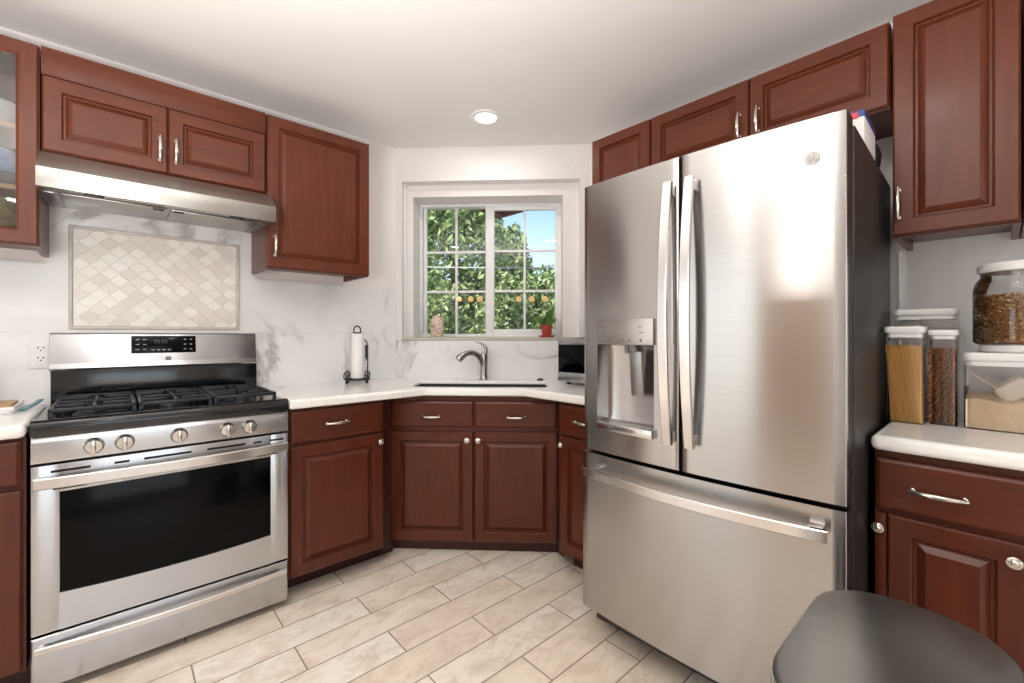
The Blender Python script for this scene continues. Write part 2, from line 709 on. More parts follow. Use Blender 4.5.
# window wall: a shallow niche, then the window opening
O1 = (-.8825, .293, 2.208)                  # niche s0, s1, top
O2 = (-.829, .186, 2.128)                   # opening
ZS = 1.174                                  # sill top
Y1, Y2 = 2.96, 3.15
m = MB('D')
for (a, b, c, d, e, f) in ((SD0 - .02, O1[0], DW, Y2 + .12, 0, ZC), (O1[1], SD1 + .05, DW, Y2 + .12, 0, ZC),
                           (O1[0], O1[1], DW, Y2 + .12, O1[2], ZC), (O1[0], O1[1], DW, Y2 + .12, 0, ZS - .02),
                           (O1[0], O2[0], Y1, Y2 + .12, ZS - .02, O1[2]), (O2[1], O1[1], Y1, Y2 + .12, ZS - .02, O1[2]),
                           (O2[0], O2[1], Y1, Y2 + .12, O2[2], O1[2])):
    m.box(a, b, c, d, e, f)
struct('D', m, 'wall_window', PAINT, smooth=False)
m = MB('D')
m.box(O1[0] + .001, O1[1] - .001, DW - .012, Y2 - .005, ZS - .02, ZS, .003)
struct('D', m, 'trim_1', SILLM)
# walls behind the camera, each with one wide opening
BO = (1.17, 2.49, .25, 2.05)                  # opening in wall_back: q0, q1, z0, z1
m = MB('L')
m.box(P_BACK - .15, P_BACK, Q_FRONT - .1, BO[0], 0, ZC)
m.box(P_BACK - .15, P_BACK, BO[1], LW + .1, 0, ZC)
m.box(P_BACK - .15, P_BACK, BO[0], BO[1], 0, BO[2])
m.box(P_BACK - .15, P_BACK, BO[0], BO[1], BO[3], ZC)
struct('L', m, 'wall_back', PAINT, smooth=False)
FO = (-1.6, .8, .5, 2.2)
m = MB('L')
m.box(P_BACK - .1, FO[0], Q_FRONT - .15, Q_FRONT, 0, ZC)
m.box(FO[1], P_END + .1, Q_FRONT - .15, Q_FRONT, 0, ZC)
m.box(FO[0], FO[1], Q_FRONT - .15, Q_FRONT, 0, FO[2])
m.box(FO[0], FO[1], Q_FRONT - .15, Q_FRONT, FO[3], ZC)
struct('L', m, 'wall_front', PAINT, smooth=False)

# unseen tan panelled door, added behind the camera for its reflection in the refrigerator
dr_ = bpy.data.objects.new('reflection_door_1', None)
dr_.location = wp('L', P_BACK, .72, 0)
dr_.rotation_euler = (0, 0, ROT['L'] - R(90))
dr_['kind'] = 'structure'
COL.objects.link(dr_)
m = MB('W')
m.box(-.40, .40, .004, .03, .01, 2.03, .003)
m.build('slab', TANW, dr_)
m = MB('W')
for (a, b, c, d) in ((-.47, -.40, .002, 2.10), (.40, .47, .002, 2.10), (-.47, .47, 2.03, 2.10)):
    m.box(a, b, .002, .04, c, d, .004)
m.build('casing', TANW, dr_)
m = MB('W')
for (a, b) in ((-.31, -.04), (.04, .31)):
    for (c, d) in ((.25, .85), (1.0, 1.85)):
        m.box(a, b, .028, .036, c, d, .006)
m.build('raised_panel', TANW, dr_)

# marble backsplash slabs
ZCT = .905                                  # counter top
ZTL = 1.492
m = MB('L', (0, LW, 0))
m.box(-1.4, SL_END - .004, LW - .011, LW + .002, ZCT - .02, ZTL)
m.box(-.215, .56, LW - .0105, LW + .002, ZTL, 1.86)
struct('L', m, 'trim_2', MARB_L, smooth=False)
m = MB('D', (0, DW, 0))
m.box(SD0 + .004, SD1 - .004, DW - .011, DW + .002, ZCT - .02, ZS - .021)
struct('D', m, 'trim_3', MARB_D, smooth=False)
m = MB('R', (0, RW, 0))
m.box(SR0 + .004, 1.2, RW - .011, RW + .002, ZCT - .02, 1.56)
struct('R', m, 'trim_4', MARB_L, smooth=False)

m = MB('R', (-.262, RW, 0))
m.box(-.268, -.257, RW - .026, RW - .0115, 1.0, 1.514, .003)
struct('R', m, 'trim_5', TRIMW)

# framed mosaic behind the range: lantern-shaped tiles in a pencil frame
tp = Thing('L', .163, LW - .011, 1.227, 'mosaic_tile_panel', 'framed panel of pale marble lantern mosaic on the wall behind the range', 'tile panel')
A0, A1, B0, B1 = -.139, .470, 1.227, 1.652
m = tp.mb()
m.box(A0, A1, LW - .014, LW - .0115, B0, B1)
tp.part(m, 'grout_bed', GROUT, smooth=False)
m = tp.mb()
pw = .012
for (a, b, c, d) in ((A0 - pw, A1 + pw, B1 - .002, B1 + pw), (A0 - pw, A1 + pw, B0 - pw, B0 + .002),
                     (A0 - pw, A0 + .002, B0, B1), (A1 - .002, A1 + pw, B0, B1)):
    m.box(a, b, LW - .021, LW - .0115, c, d, .004)
tp.part(m, 'pencil_frame', PENCIL)
m = tp.mb()
g = .0655


def lantern(cx, cz, h):
    """one arabesque tile outline: ogee-sided diamond"""
    pts = []
    for q in range(4):
        a0 = R(90 * q)
        p0 = (math.cos(a0) * h, math.sin(a0) * h)
        p1 = (math.cos(a0 + R(90)) * h, math.sin(a0 + R(90)) * h)
        nx, nz = math.cos(a0 + R(45)), math.sin(a0 + R(45))
        for k in range(8):
            t = k / 8
            w = math.sin(t * 2 * math.pi) * .07 * h * (1 if q % 2 == 0 else -1)
            pts.append((cx + p0[0] + (p1[0] - p0[0]) * t + nx * w, cz + p0[1] + (p1[1] - p0[1]) * t + nz * w))
    return pts


def clip(poly, x0, x1, z0, z1):
    for ax, lim, sgn in ((0, x0, 1), (0, x1, -1), (1, z0, 1), (1, z1, -1)):
        out = []
        for i, p in enumerate(poly):
            q = poly[(i + 1) % len(poly)]
            ip, iq = (p[ax] - lim) * sgn >= 0, (q[ax] - lim) * sgn >= 0
            if ip:
                out.append(p)
            if ip != iq:
                t = (lim - p[ax]) / (q[ax] - p[ax])
                out.append((p[0] + (q[0] - p[0]) * t, p[1] + (q[1] - p[1]) * t))
        poly = out
        if len(poly) < 3:
            return []
    return poly


for i in range(-1, 12):
    for j in range(-1, 16):
        cx = A0 + .02 + i * g + (g / 2 if j % 2 else 0)
        cz = B0 + .01 + j * g / 2
        pl = clip(lantern(cx, cz, g / 2 - .0016), A0 + .003, A1 - .003, B0 + .003, B1 - .003)
        if len(pl) >= 3:
            m.prism(pl, LW - .0175, LW - .0137, axis='y')
tp.part(m, 'mosaic_tile', MOSA, smooth=False)

# ---------------------------------------------------------------- window
win = bpy.data.objects.new('window_1', None)
win.location = wp('D', -.3, Y2, ZS)
win.rotation_euler = (0, 0, ROT['D'])
win['kind'] = 'structure'
COL.objects.link(win)
WORG = (-.3, Y2, ZS)


def wpart(m, name, mat, parent=win, **kw):
    return m.build(name, mat, parent, **kw)


def frame_boxes(m, x0, x1, z0, z1, w, y0, y1, bev=.004):
    m.box(x0, x0 + w, y0, y1, z0, z1, bev)
    m.box(x1 - w, x1, y0, y1, z0, z1, bev)
    m.box(x0 + w, x1 - w, y0, y1, z1 - w, z1, bev)
    m.box(x0 + w, x1 - w, y0, y1, z0, z0 + w, bev)


m = MB('D', WORG)
frame_boxes(m, O2[0], O2[1], ZS, O2[2], .017, Y2 - .02, Y2 + .07)
wpart(m, 'window_frame', VINYL)
for (x0, x1, z0, z1, wl, wr, wb, wt, yy) in ((-.811, -.325, ZS + .003, 2.126, .022, .03, .020, .014, Y2 + .02),
                                               (-.3545, .172, ZS + .006, 2.112, .0625, .030, .052, .029, Y2 - .012)):
    m = MB('D', WORG)
    m.box(x0, x0 + wl, yy, yy + .03, z0, z1, .003)
    m.box(x1 - wr, x1, yy, yy + .03, z0, z1, .003)
    m.box(x0 + wl - .002, x1 - wr + .002, yy + .001, yy + .03, z1 - wt, z1, .003)
    m.box(x0 + wl - .002, x1 - wr + .002, yy + .001, yy + .03, z0, z0 + wb, .003)
    sash = wpart(m, 'sash', VINYL)
    gx0, gx1, gz0, gz1 = x0 + wl, x1 - wr, z0 + wb, z1 - wt
    m = MB('D', WORG)
    xm = (gx0 + gx1) / 2
    m.box(xm - .0085, xm + .0085, yy + .009, yy + .021, gz0, gz1, .002)
    for zz in (1.505, 1.792):
        m.box(gx0, gx1, yy + .0085, yy + .0215, zz - .0085, zz + .0085, .002)
    wpart(m, 'muntin_grid', VINYL, sash)
    m = MB('D', WORG)
    m.box(gx0 - .004, gx1 + .004, yy + .013, yy + .017, gz0 - .004, gz1 + .004)
    wpart(m, 'pane', GLASS, sash, smooth=False)
m = MB('D', WORG)
m.box(-.348, -.333, Y2 - .022, Y2 - .011, 1.60, 1.68, .003)
wpart(m, 'latch', VINYL)

# three small hooks in the wall above the window
for s_, z_, lab in ((-.885, 2.339, 'tiny wall hook nearest the left wall, above the window'),
                    (-.296, 2.343, 'tiny wall hook above the middle of the window'),
                    (.237, 2.322, 'tiny wall hook above the window nearest the refrigerator')):
    def f(m):
        m.box(s_ - .006, s_ + .006, DW - .004, DW, z_ - .012, z_ + .012, .0015)
        m.tube([(s_, DW - .003, z_ + .004), (s_, DW - .012, z_), (s_, DW - .016, z_ - .006), (s_, DW - .014, z_ + .002)], .002, 6)
    single('D', (s_, DW, z_), f, 'wall_hook', WHITEPL, lab, 'hook', 'hooks above the window')

# ---------------------------------------------------------------- cabinets
DOOR = [(0, .02), (0, .005), (.005, 0), (.049, 0), (.052, .003), (.055, .012), (.061, .012), (.063, .010), (.078, .002), (.080, .0005)]
DRAW = [(0, .02), (0, .007), (.004, .003), (.011, 0)]


def pull(t, parent, cx, cz, yf, vert=True, ln=.105):
    """bow handle, thick in the middle, on two feet"""
    m = t.mb()
    pts, rs = [], []
    for k in range(13):
        u = -1 + 2 * k / 12
        off = .026 - .010 * u * u
        d = u * ln / 2
        pts.append((cx, yf - off, cz + d) if vert else (cx + d, yf - off, cz))
        rs.append(.0042 + .0032 * (1 - u * u))
    m.tube(pts, rs, 10)
    for sg in (-1, 1):
        d = sg * ln * .43
        a = (cx, yf + .001, cz + d) if vert else (cx + d, yf + .001, cz)
        b = (cx, yf - .019, cz + d) if vert else (cx + d, yf - .019, cz)
        m.tube([a, b], .0042, 8)
        m.lathe(a, [(.007, 0), (.007, .003), (.0045, .005)], 10, 'y')
    t.part(m, 'handle', NICKEL, parent)


def knob(t, parent, cx, cz, yf):
    m = t.mb()
    m.lathe((cx, yf, cz), [(.009, -.001), (.008, .004), (.0055, .010), (.007, .016), (.0145, .020), (.0155, .024), (.0145, .028),
                           (.010, .030), (.009, .0285), (.007, .0285), (.004, .031), (.0001, .0315)], 18, 'y')
    t.part(m, 'knob', NICKEL, parent)


def door(t, x0, x1, z0, z1, yf, mat=None, parent=None):
    m = t.mb()
    m.rings(x0, x1, z0, z1, yf, DOOR)
    return t.part(m, 'door', mat or WOOD_UP, parent, angle=20)


def drawer(t, x0, x1, z0, z1, yf, mat=None):
    m = t.mb()
    m.rings(x0, x1, z0, z1, yf, DRAW)
    return t.part(m, 'drawer', mat or WOOD_LOX, angle=20)


def upper(fr, x0, x1, yf, yw, z0, z1, label, under=.03, group=None):
    """wall cabinet: carcass with face frame, recessed underside"""
    t = Thing(fr, (x0 + x1) / 2, yw, z0, 'wall_cabinet', label, 'cabinet', group)
    m = t.mb()
    yb = yf + .0215
    m.box(x0 + .001, x1 - .001, yb, yw - .001, z0 + under, z1, .0015)
    m.box(x0 + .001, x0 + .018, yb, yw - .001, z0, z0 + under + .002)
    m.box(x1 - .018, x1 - .001, yb, yw - .001, z0, z0 + under + .002)
    m.box(x0 + .018, x1 - .018, yb, yb + .02, z0, z0 + under + .002)
    t.part(m, 'body', WOOD_UP, smooth=False)
    return t


UY, UZ0, UZ1 = 2.35, 1.515, 2.254
# -- left of the hood: glass-fronted cabinet, hollow
t = Thing('L', -.44, LW, UZ0, 'wall_cabinet', 'cherry wall cabinet with a glass door beside the range hood', 'cabinet')
gx0, gx1 = -.68, -.2085
m = t.mb()
yb = UY + .0215
for (a, b, c, d, e, f) in ((gx0, gx0 + .018, yb, LW - .012, UZ0, UZ1), (gx1 - .018, gx1, yb, LW - .012, UZ0, UZ1),
                           (gx0 + .018, gx1 - .018, yb, LW - .012, UZ1 - .02, UZ1), (gx0 + .018, gx1 - .018, yb, LW - .012, UZ0 + .025, UZ0 + .043),
                           (gx0 + .018, gx1 - .018, LW - .02, LW - .012, UZ0 + .043, UZ1 - .02),
                           (gx0 + .018, gx0 + .05, yb, yb + .018, UZ0 + .043, UZ1 - .02), (gx1 - .05, gx1 - .018, yb, yb + .018, UZ0 + .043, UZ1 - .02),
                           (gx0 + .018, gx1 - .018, yb, yb + .018, UZ0, UZ0 + .025)):
    m.box(a, b, c, d, e, f)
t.part(m, 'body', WOOD_UP, smooth=False)
SHZ = (1.738, 1.962)
for zz in SHZ:
    m = t.mb()
    m.box(gx0 + .019, gx1 - .019, yb + .03, LW - .021, zz - .018, zz, .002)
    t.part(m, 'shelf', WOOD_IN)
m = t.mb()
m.rings(gx0 + .004, gx1 - .003, UZ0 + .004, UZ1 - .006, UY, [(.055, .02), (.0, .02), (0, .004), (.004, 0), (.046, 0), (.050, .004), (.055, .008), (.055, .018)])
bm_ = m.bm
bm_.faces.ensure_lookup_table()
bmesh.ops.delete(bm_, geom=[bm_.faces[-1]], context='FACES_ONLY')
gd = t.part(m, 'door', WOOD_UP, angle=20)
m = t.mb()
m.box(gx0 + .056, gx1 - .055, UY + .010, UY + .014, UZ0 + .056, UZ1 - .058)
t.part(m, 'glass_panel', CABGL, gd, smooth=False)
pull(t, gd, gx0 + .03, UZ0 + .1, UY)

# what stands on its shelves (a slice of it shows through the glass)
YS = UY + .16


def plate_stack(n, s, z, r, mat, lab, grp):
    for k in range(n):
        def f(m, k=k):
            zz = z + k * .011
            m.lathe((s, YS, zz), [(.0001, 0), (r * .6, 0), (r * .62, .003), (r, .013), (r, .015), (r * .6, .006), (.0001, .005)], 28)
        single('L', (s, YS, z + k * .011), f, 'plate', mat, lab[k], 'plate', grp)


PLM = plain('pale_stoneware', (208, 206, 204), .3)
PLG = plain('grey_stoneware', (128, 132, 138), .3)
BLUEP = plain('blue_printed_tin', (106, 142, 196), .35, 0, .35, 30)
plate_stack(4, -.345, SHZ[0] + .002, .10, PLG, ['grey plate at the bottom of the stack behind the cabinet glass', 'second grey plate from the bottom, behind the cabinet glass',
            'second grey plate from the top, behind the cabinet glass', 'topmost grey plate under the blue tin behind the cabinet glass'], 'grey plates in the glass cabinet')


def f(m):
    m.lathe((-.345, YS, SHZ[0] + .052), [(.0001, 0), (.062, 0), (.066, .006), (.066, .085), (.062, .09), (.0001, .092)], 30)


single('L', (-.345, YS, SHZ[0] + .052), f, 'storage_tin', BLUEP, 'blue printed tin standing on the grey plates in the glass cabinet', 'tin')


def f(m):
    z = UZ0 + .044
    m.lathe((-.345, YS, z), [(.0001, 0), (.035, 0), (.045, .01), (.072, .05), (.078, .085), (.062, .118), (.05, .135), (.056, .145), (.05, .145), (.044, .134), (.0001, .13)], 28)


single('L', (-.345, YS, UZ0 + .044), f, 'jug', plain('mottled_olive_glaze', (150, 136, 88), .35, 0, .4, 26), 'mottled olive jug on the bottom of the glass cabinet', 'jug')


def f(m):
    z = SHZ[1] + .001
    m.lathe((-.35, YS, z), [(.0001, 0), (.04, 0), (.045, .004), (.085, .06), (.095, .085), (.091, .085), (.08, .058), (.042, .008), (.0001, .006)], 28)


single('L', (-.35, YS, SHZ[1] + .001), f, 'bowl', PLM, 'pale bowl on the upper shelf of the glass cabinet', 'bowl')

# -- above the hood: two short doors under a plain filler
t = upper('L', -.2055, .5355, UY, LW, 1.86, UZ1, 'short cherry wall cabinet with two doors above the range hood', 0.001)
m = t.mb()
m.box(-.2045, .5345, UY + .008, UY + .0215, 2.152, UZ1, .001)
t.part(m, 'filler_panel', WOOD_UPX)
for (a, b, hx) in ((-.2015, .1615, .137), (.1655, .5315, .1905)):
    d = door(t, a, b, 1.872, 2.148, UY, WOOD_UPX)
    pull(t, d, hx, 1.967, UY)
# -- right of the hood
t = upper('L', .5375, 1.052, UY, LW, UZ0, UZ1, 'tall single-door cherry wall cabinet between the hood and the window')
d = door(t, .5405, 1.049, UZ0 + .004, UZ1 - .003, UY)
pull(t, d, .5715, 1.622, UY)

# -- right wall
RY = 1.93
RZ0 = 1.978                                 # underside of the cabinets over the refrigerator
t = upper('R', -1.497, -1.1425, RY, RW, UZ0, UZ1 - .007, 'narrow cherry wall cabinet between the window and the refrigerator')
d = door(t, -1.494, -1.1455, UZ0 + .004, UZ1 - .01, RY)
pull(t, d, -1.465, 1.622, RY)
t = upper('R', -1.1405, -.2485, RY, RW, RZ0 - .02, UZ1 - .007, 'short cherry wall cabinet with two doors above the refrigerator', .02)
d = door(t, -1.1375, -.694, RZ0 - .016, UZ1 - .01, RY, WOOD_UPX)
pull(t, d, -.728, 2.06, RY)
d = door(t, -.690, -.2515, RZ0 - .016, UZ1 - .01, RY, WOOD_UPX)
pull(t, d, -.657, 2.06, RY)
RY2 = 1.92
t = upper('R', -.2435, .0415, RY2, RW, UZ0, UZ1 + .001, 'tall cherry wall cabinet above the counter of clear food containers')
d = door(t, -.2405, .0385, UZ0 + .004, UZ1 - .003, RY2)
pull(t, d, -.226, 1.622, RY2)
t = upper('R', .0435, .45, RY2, RW, UZ0, UZ1 + .001, 'sliver of cherry wall cabinet beyond the tall one above the granola jar')
d = door(t, .0465, .447, UZ0 + .004, UZ1 - .003, RY2)
pull(t, d, .417, 1.622, RY2)


def base(fr, x0, x1, yf, yw, label, toe=.12, z0=.10, toe_in=(0, 0)):
    t = Thing(fr, (x0 + x1) / 2, yw, 0, 'base_cabinet', label, 'cabinet')
    m = t.mb()
    yb = yf + .0215
    m.box(x0, x1, yb, yw - .013, z0, .861, .001)
    t.part(m, 'body', WOOD_LO, smooth=False)
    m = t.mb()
    m.box(x0 + toe_in[0], x1 - toe_in[1], yf + toe, yf + toe + .018, .001, z0 + .002)
    t.part(m, 'toe_kick', WOOD_DK, smooth=False)
    return t


BY = 2.10
t = base('L', -.80, -.216, BY, LW, 'cherry base cabinet under the counter with the white tray')
d = drawer(t, -.797, -.225, .705, .852, BY)
pull(t, d, -.51, .778, BY, False)
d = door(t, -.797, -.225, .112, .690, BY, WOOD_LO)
knob(t, d, -.77, .655, BY)
t = base('L', .566, 1.022, BY, LW, 'single-door cherry base cabinet between the range and the sink', .14, .10, (0, -.112))
d = drawer(t, .5745, 1.009, .703, .851, BY)
pull(t, d, .7775, .778, BY, False)
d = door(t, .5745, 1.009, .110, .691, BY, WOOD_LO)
knob(t, d, .988, .656, BY)
DY = 2.358
t = Thing('D', -.334, DW, 0, 'sink_cabinet', 'double-door cherry sink base cabinet under the window', 'cabinet')
m = t.mb()
cabpts = [(-.80, DY + .0215), (.132, DY + .0215), (.132, DW - .05), (-.80, DW - .05)]
m.prism(cabpts, .06, .66)
m.prism([(-.80, DY + .0215), (.132, DY + .0215), (.132, DY + .04), (-.80, DY + .04)], .655, .861)
t.part(m, 'body', WOOD_LO, smooth=False)
m = t.mb()
m.box(-.80, .132, DY + .06, DY + .078, .001, .062)
t.part(m, 'toe_kick', WOOD_DK, smooth=False)
# angled fillers that close the two inside corners
c1 = fl('D', wp('L', 1.0225, BY + .03))
c2 = fl('R', wp('D', .133, DY + .03))
m = t.mb()
q0 = fl('D', wp('L', 1.0225, BY + .05))
m.prism([(-.801, DY + .03), q0, (q0[0] + .03, q0[1] + .05), (-.801, DY + .09)], .06, .861)
t.part(m, 'filler_strip', WOOD_DK, smooth=False)
m = t.mb()
q1 = fl('D', wp('R', -1.478, 1.64 + .05))
m.prism([(.133, DY + .03), (.133, DY + .09), (q1[0] - .03, q1[1] + .05), q1], .06, .861)
t.part(m, 'filler_strip', WOOD_DK, smooth=False)
for (a, b, hx, kx) in ((-.787, -.3335, -.563, -.364), (-.3255, .119, -.099, -.304)):
    d = drawer(t, a, b, .691, .832, DY)
    pull(t, d, hx, .7485, DY, False)
    d = door(t, a, b, .076, .667, DY, WOOD_LO)
    knob(t, d, kx, .625, DY)
BRY = 1.64
t = base('R', -1.477, -1.14, BRY, RW, 'narrow cherry base cabinet beside the sink, half hidden by the refrigerator', .12)
d = drawer(t, -1.470, -1.144, .700, .846, BRY)
pull(t, d, -1.318, .773, BRY, False, .115)
d = door(t, -1.470, -1.144, .118, .688, BRY, WOOD_LO)
knob(t, d, -1.443, .652, BRY)
t = base('R', -.247, .46, 1.635, RW, 'cherry base cabinet below the clear food containers, behind the trash can', .1)
d = drawer(t, -.2435, .105, .692, .838, 1.635)
pull(t, d, -.113, .761, 1.635, False, .118)
d = door(t, -.2165, .0445, .115, .678, 1.635, WOOD_LO)
knob(t, d, .0225, .640, 1.635)
m = t.mb()
m.box(-.2435, -.2195, 1.637, 1.656, .115, .678, .001)
st = t.part(m, 'stile', WOOD_LO)
knob(t, st, -.2345, .642, 1.637)
d = drawer(t, .109, .457, .692, .838, 1.635)
d = door(t, .0485, .457, .115, .678, 1.635, WOOD_LO)

# ---------------------------------------------------------------- countertops
CZ0, CZ1 = .8625, ZCT


def slab(name, pts, label, hole=None, bev=.016):
    bm = bmesh.new()
    vs = [bm.verts.new((p.x, p.y, CZ0)) for p in pts]
    es = [bm.edges.new((vs[i], vs[(i + 1) % len(vs)])) for i in range(len(vs))]
    if hole:
        hv = [bm.verts.new((p.x, p.y, CZ0)) for p in hole]
        es += [bm.edges.new((hv[i], hv[(i + 1) % len(hv)])) for i in range(len(hv))]
    bmesh.ops.triangle_fill(bm, use_beauty=True, edges=es)
    r = bmesh.ops.extrude_face_region(bm, geom=list(bm.faces))
    bmesh.ops.translate(bm, vec=(0, 0, CZ1 - CZ0), verts=[v for v in r['geom'] if isinstance(v, bmesh.types.BMVert)])
    bmesh.ops.recalc_face_normals(bm, faces=bm.faces)
    c = sum((Vector(p) for p in pts), Vector()) / len(pts)
    c.z = CZ0
    for v in bm.verts:
        v.co -= c
    me = bpy.data.meshes.new(name)
    bm.to_mesh(me)
    bm.free()
    me.materials.append(QUARTZ)
    o = bpy.data.objects.new(name, me)
    o.location = c
    COL.objects.link(o)
    md = o.modifiers.new('edge', 'BEVEL')
    md.width = bev
    md.segments = 4
    md.limit_method = 'ANGLE'
    md.angle_limit = R(60)
    me.shade_smooth()
    me.set_sharp_from_angle(angle=R(40))
    tag(o, label, 'countertop')
    return o


e = .012
LF, DF, RF = 2.072, 2.332, 1.610            # counter front edges
SK = (-.703, .066, 2.410, 2.70)             # sink cut-out s0, s1, y0, y1


def rrect(x0, x1, y0, y1, r, seg=4):
    pts = []
    for cx, cy, a0 in ((x1 - r, y1 - r, 0), (x0 + r, y1 - r, 90), (x0 + r, y0 + r, 180), (x1 - r, y0 + r, 270)):
        for k in range(seg + 1):
            a = R(a0 + 90.0 * k / seg)
            pts.append((cx + r * math.cos(a), cy + r * math.sin(a)))
    return pts


slab('countertop', [wp('L', .5645, LF), inter('L', LF, 'D', DF), inter('D', DF, 'R', RF), wp('R', -1.135, RF), wp('R', -1.135, RW - e),
                    inter('D', DW - e, 'R', RW - e), inter('L', LW - e, 'D', DW - e), wp('L', .5645, LW - e)],
     'white quartz countertop running from the range past the sink to the refrigerator',
     [wp('D', *p) for p in rrect(*SK, .02)], .012)
slab('countertop', [wp('L', -1.2, LF), wp('L', -.2125, LF), wp('L', -.2125, LW - e), wp('L', -1.2, LW - e)],
     'short white quartz countertop holding the white tray beside the range')
slab('countertop', [wp('R', -.251, RF), wp('R', .9, RF), wp('R', .9, RW - e), wp('R', -.251, RW - e)],
     'white quartz countertop under the clear food containers')

# sink basin under the cut-out
sk = Thing('D', -.32, 2.54, .66, 'sink', 'dark undermount sink basin below the faucet', 'sink')
m = sk.mb()
o1 = rrect(SK[0] + .0015, SK[1] - .0015, SK[2] + .0015, SK[3] - .0015, .02)
o2 = rrect(SK[0] + .012, SK[1] - .012, SK[2] + .012, SK[3] - .012, .04)
lps = []
for pts, z in ((o1, .888), (o1, .80), (o2, .69), (o2, .675)):
    lps.append([m.bm.verts.new((p[0], p[1], z)) for p in pts])
for a, b in zip(lps, lps[1:]):
    for i in range(len(a)):
        m.bm.faces.new((a[i], a[(i + 1) % len(a)], b[(i + 1) % len(b)], b[i]))
m.bm.faces.new(lps[-1])
sk.part(m, 'basin', plain('dark_granite_sink', (44, 42, 40), .5, 0, .2, 80))
m = sk.mb()
m.lathe((-.32, 2.55, .6755), [(.0001, .001), (.03, .001), (.042, .003), (.045, 0)], 24)
sk.part(m, 'drain', NICKEL)

# faucet
fc = Thing('D', -.326, 2.79, ZCT, 'faucet', 'brushed grey pull-out faucet with a curved lever behind the sink', 'faucet')
m = fc.mb()
m.lathe((-.326, 2.79, ZCT), [(.030, 0), (.030, .006), (.026, .010), (.0235, .03), (.0225, .075), (.024, .12), (.0255, .15), (.022, .165), (.0001, .172)], 24)
fc.part(m, 'body', GUN)
m = fc.mb()
pts = [(-.326, 2.79, .985), (-.333, 2.785, 1.020), (-.350, 2.775, 1.050), (-.375, 2.762, 1.070), (-.400, 2.745, 1.078), (-.427, 2.727, 1.074), (-.449, 2.712, 1.060)]
m.tube(pts, [.021, .0205, .0195, .018, .0175, .0175, .018], 16)
fc.part(m, 'spout', GUN)
m = fc.mb()
m.tube([(-.434, 2.722, 1.070), (-.450, 2.711, 1.060), (-.467, 2.700, 1.046), (-.476, 2.694, 1.037)], [.0185, .0225, .0245, .0205], 16)
fc.part(m, 'spray_head', GUN)
m = fc.mb()
pts = [(-.322, 2.792, 1.06), (-.313, 2.793, 1.082), (-.313, 2.793, 1.105), (-.325, 2.791, 1.124), (-.348, 2.788, 1.138), (-.380, 2.785, 1.146)]
m.tube(pts, [.020, .0175, .0145, .0115, .009, .0065], 14, squash=.75)
fc.part(m, 'lever', GUN)


def f(m):
    m.lathe((.033, 2.78, ZCT), [(.0001, .012), (.012, .012), (.019, .008), (.022, .002), (.022, 0)], 20)


single('D', (.033, 2.78, ZCT), f, 'drain_stopper', BLKPL, 'small dark stopper lying on the counter behind the sink', 'stopper')

# ---------------------------------------------------------------- range
X0, X1 = -.2035, .5585
YF = 2.082
rg = Thing('L', (X0 + X1) / 2, 2.4, 0, 'gas_range', 'freestanding stainless gas range with a black cooktop and oven window', 'range')
m = rg.mb()
m.box(X0 + .004, X1 - .004, YF + .042, 2.66, .03, .895, .002)
for sx in (X0 + .05, X1 - .05):
    for sy in (YF + .12, 2.6):
        m.lathe((sx, sy, .0), [(.016, 0), (.016, .03)], 12)
rg.part(m, 'body', BLKPL)
# storage drawer
m = rg.mb()
m.rings(X0, X1, .034, .206, YF, [(0, .04), (0, .006), (.004, .001), (.008, 0)])
dr = rg.part(m, 'storage_drawer', STEEL, angle=20)
m = rg.mb()
n = 21
pts = [(X0 + .012 + (X1 - X0 - .024) * k / (n - 1), YF - .012 - .030 * (1 - (2 * k / (n - 1) - 1) ** 2), .170) for k in range(n)]
m.bar(pts, .022, .012)
for xx in (X0 + .018, X1 - .018):
    m.box(xx - .012, xx + .012, YF - .012, YF + .001, .160, .180, .002)
rg.part(m, 'handle', STEEL_BR, dr)
# oven door with an arched-bottom window
m = rg.mb()
ZD0, ZD1 = .216, .764
wx0, wx1, wz0, wz1 = -.137, .490, .338, .671
m.box(X0, wx0, YF, YF + .04, ZD0, ZD1, .003)
m.box(wx1, X1, YF, YF + .04, ZD0, ZD1, .003)
m.box(wx0 - .003, wx1 + .003, YF, YF + .04, wz1, ZD1, .003)
npt = 24
arc = [(wx0 - .003, ZD0), (wx1 + .003, ZD0)]
for k in range(npt + 1):
    u = 1 - 2 * k / npt
    arc.append((.1765 + u * (wx1 - wx0 + .006) / 2, wz0 - .012 + .012 * u * u))
m.prism(arc, YF, YF + .04, axis='y')
od = rg.part(m, 'oven_door', STEEL, angle=25)
m = rg.mb()
m.box(wx0 - .004, wx1 + .004, YF + .004, YF + .02, wz0 - .02, wz1 + .004, .001)
rg.part(m, 'oven_window', BLACKG, od)
for (a, b, zz) in ((X0 + .045, X0 + .14, .741), (X0 + .20, X0 + .24, .741), (X0 + .28, X0 + .42, .741), (X0 + .47, X0 + .60, .741), (X0 + .63, X0 + .66, .741), (X0 + .69, X0 + .745, .741),
                   (X0 + .05, X0 + .13, .684), (X0 + .28, X0 + .42, .684), (X0 + .46, X0 + .58, .684), (X0 + .64, X0 + .72, .684)):
    m = rg.mb()
    m.box(a, b, YF - .0012, YF + .002, zz - .004, zz + .004, .001)
    rg.part(m, 'vent_slot', DARK, od)
m = rg.mb()
pts = [(X0 + .010 + (X1 - X0 - .020) * k / (n - 1), YF - .028 - .030 * (1 - (2 * k / (n - 1) - 1) ** 2), .7125) for k in range(n)]
m.bar(pts, .036, .016)
for xx in (X0 + .03, X1 - .03):
    m.box(xx - .014, xx + .014, YF - .032, YF + .001, .698, .727, .003)
rg.part(m, 'handle', STEEL_BR, od)
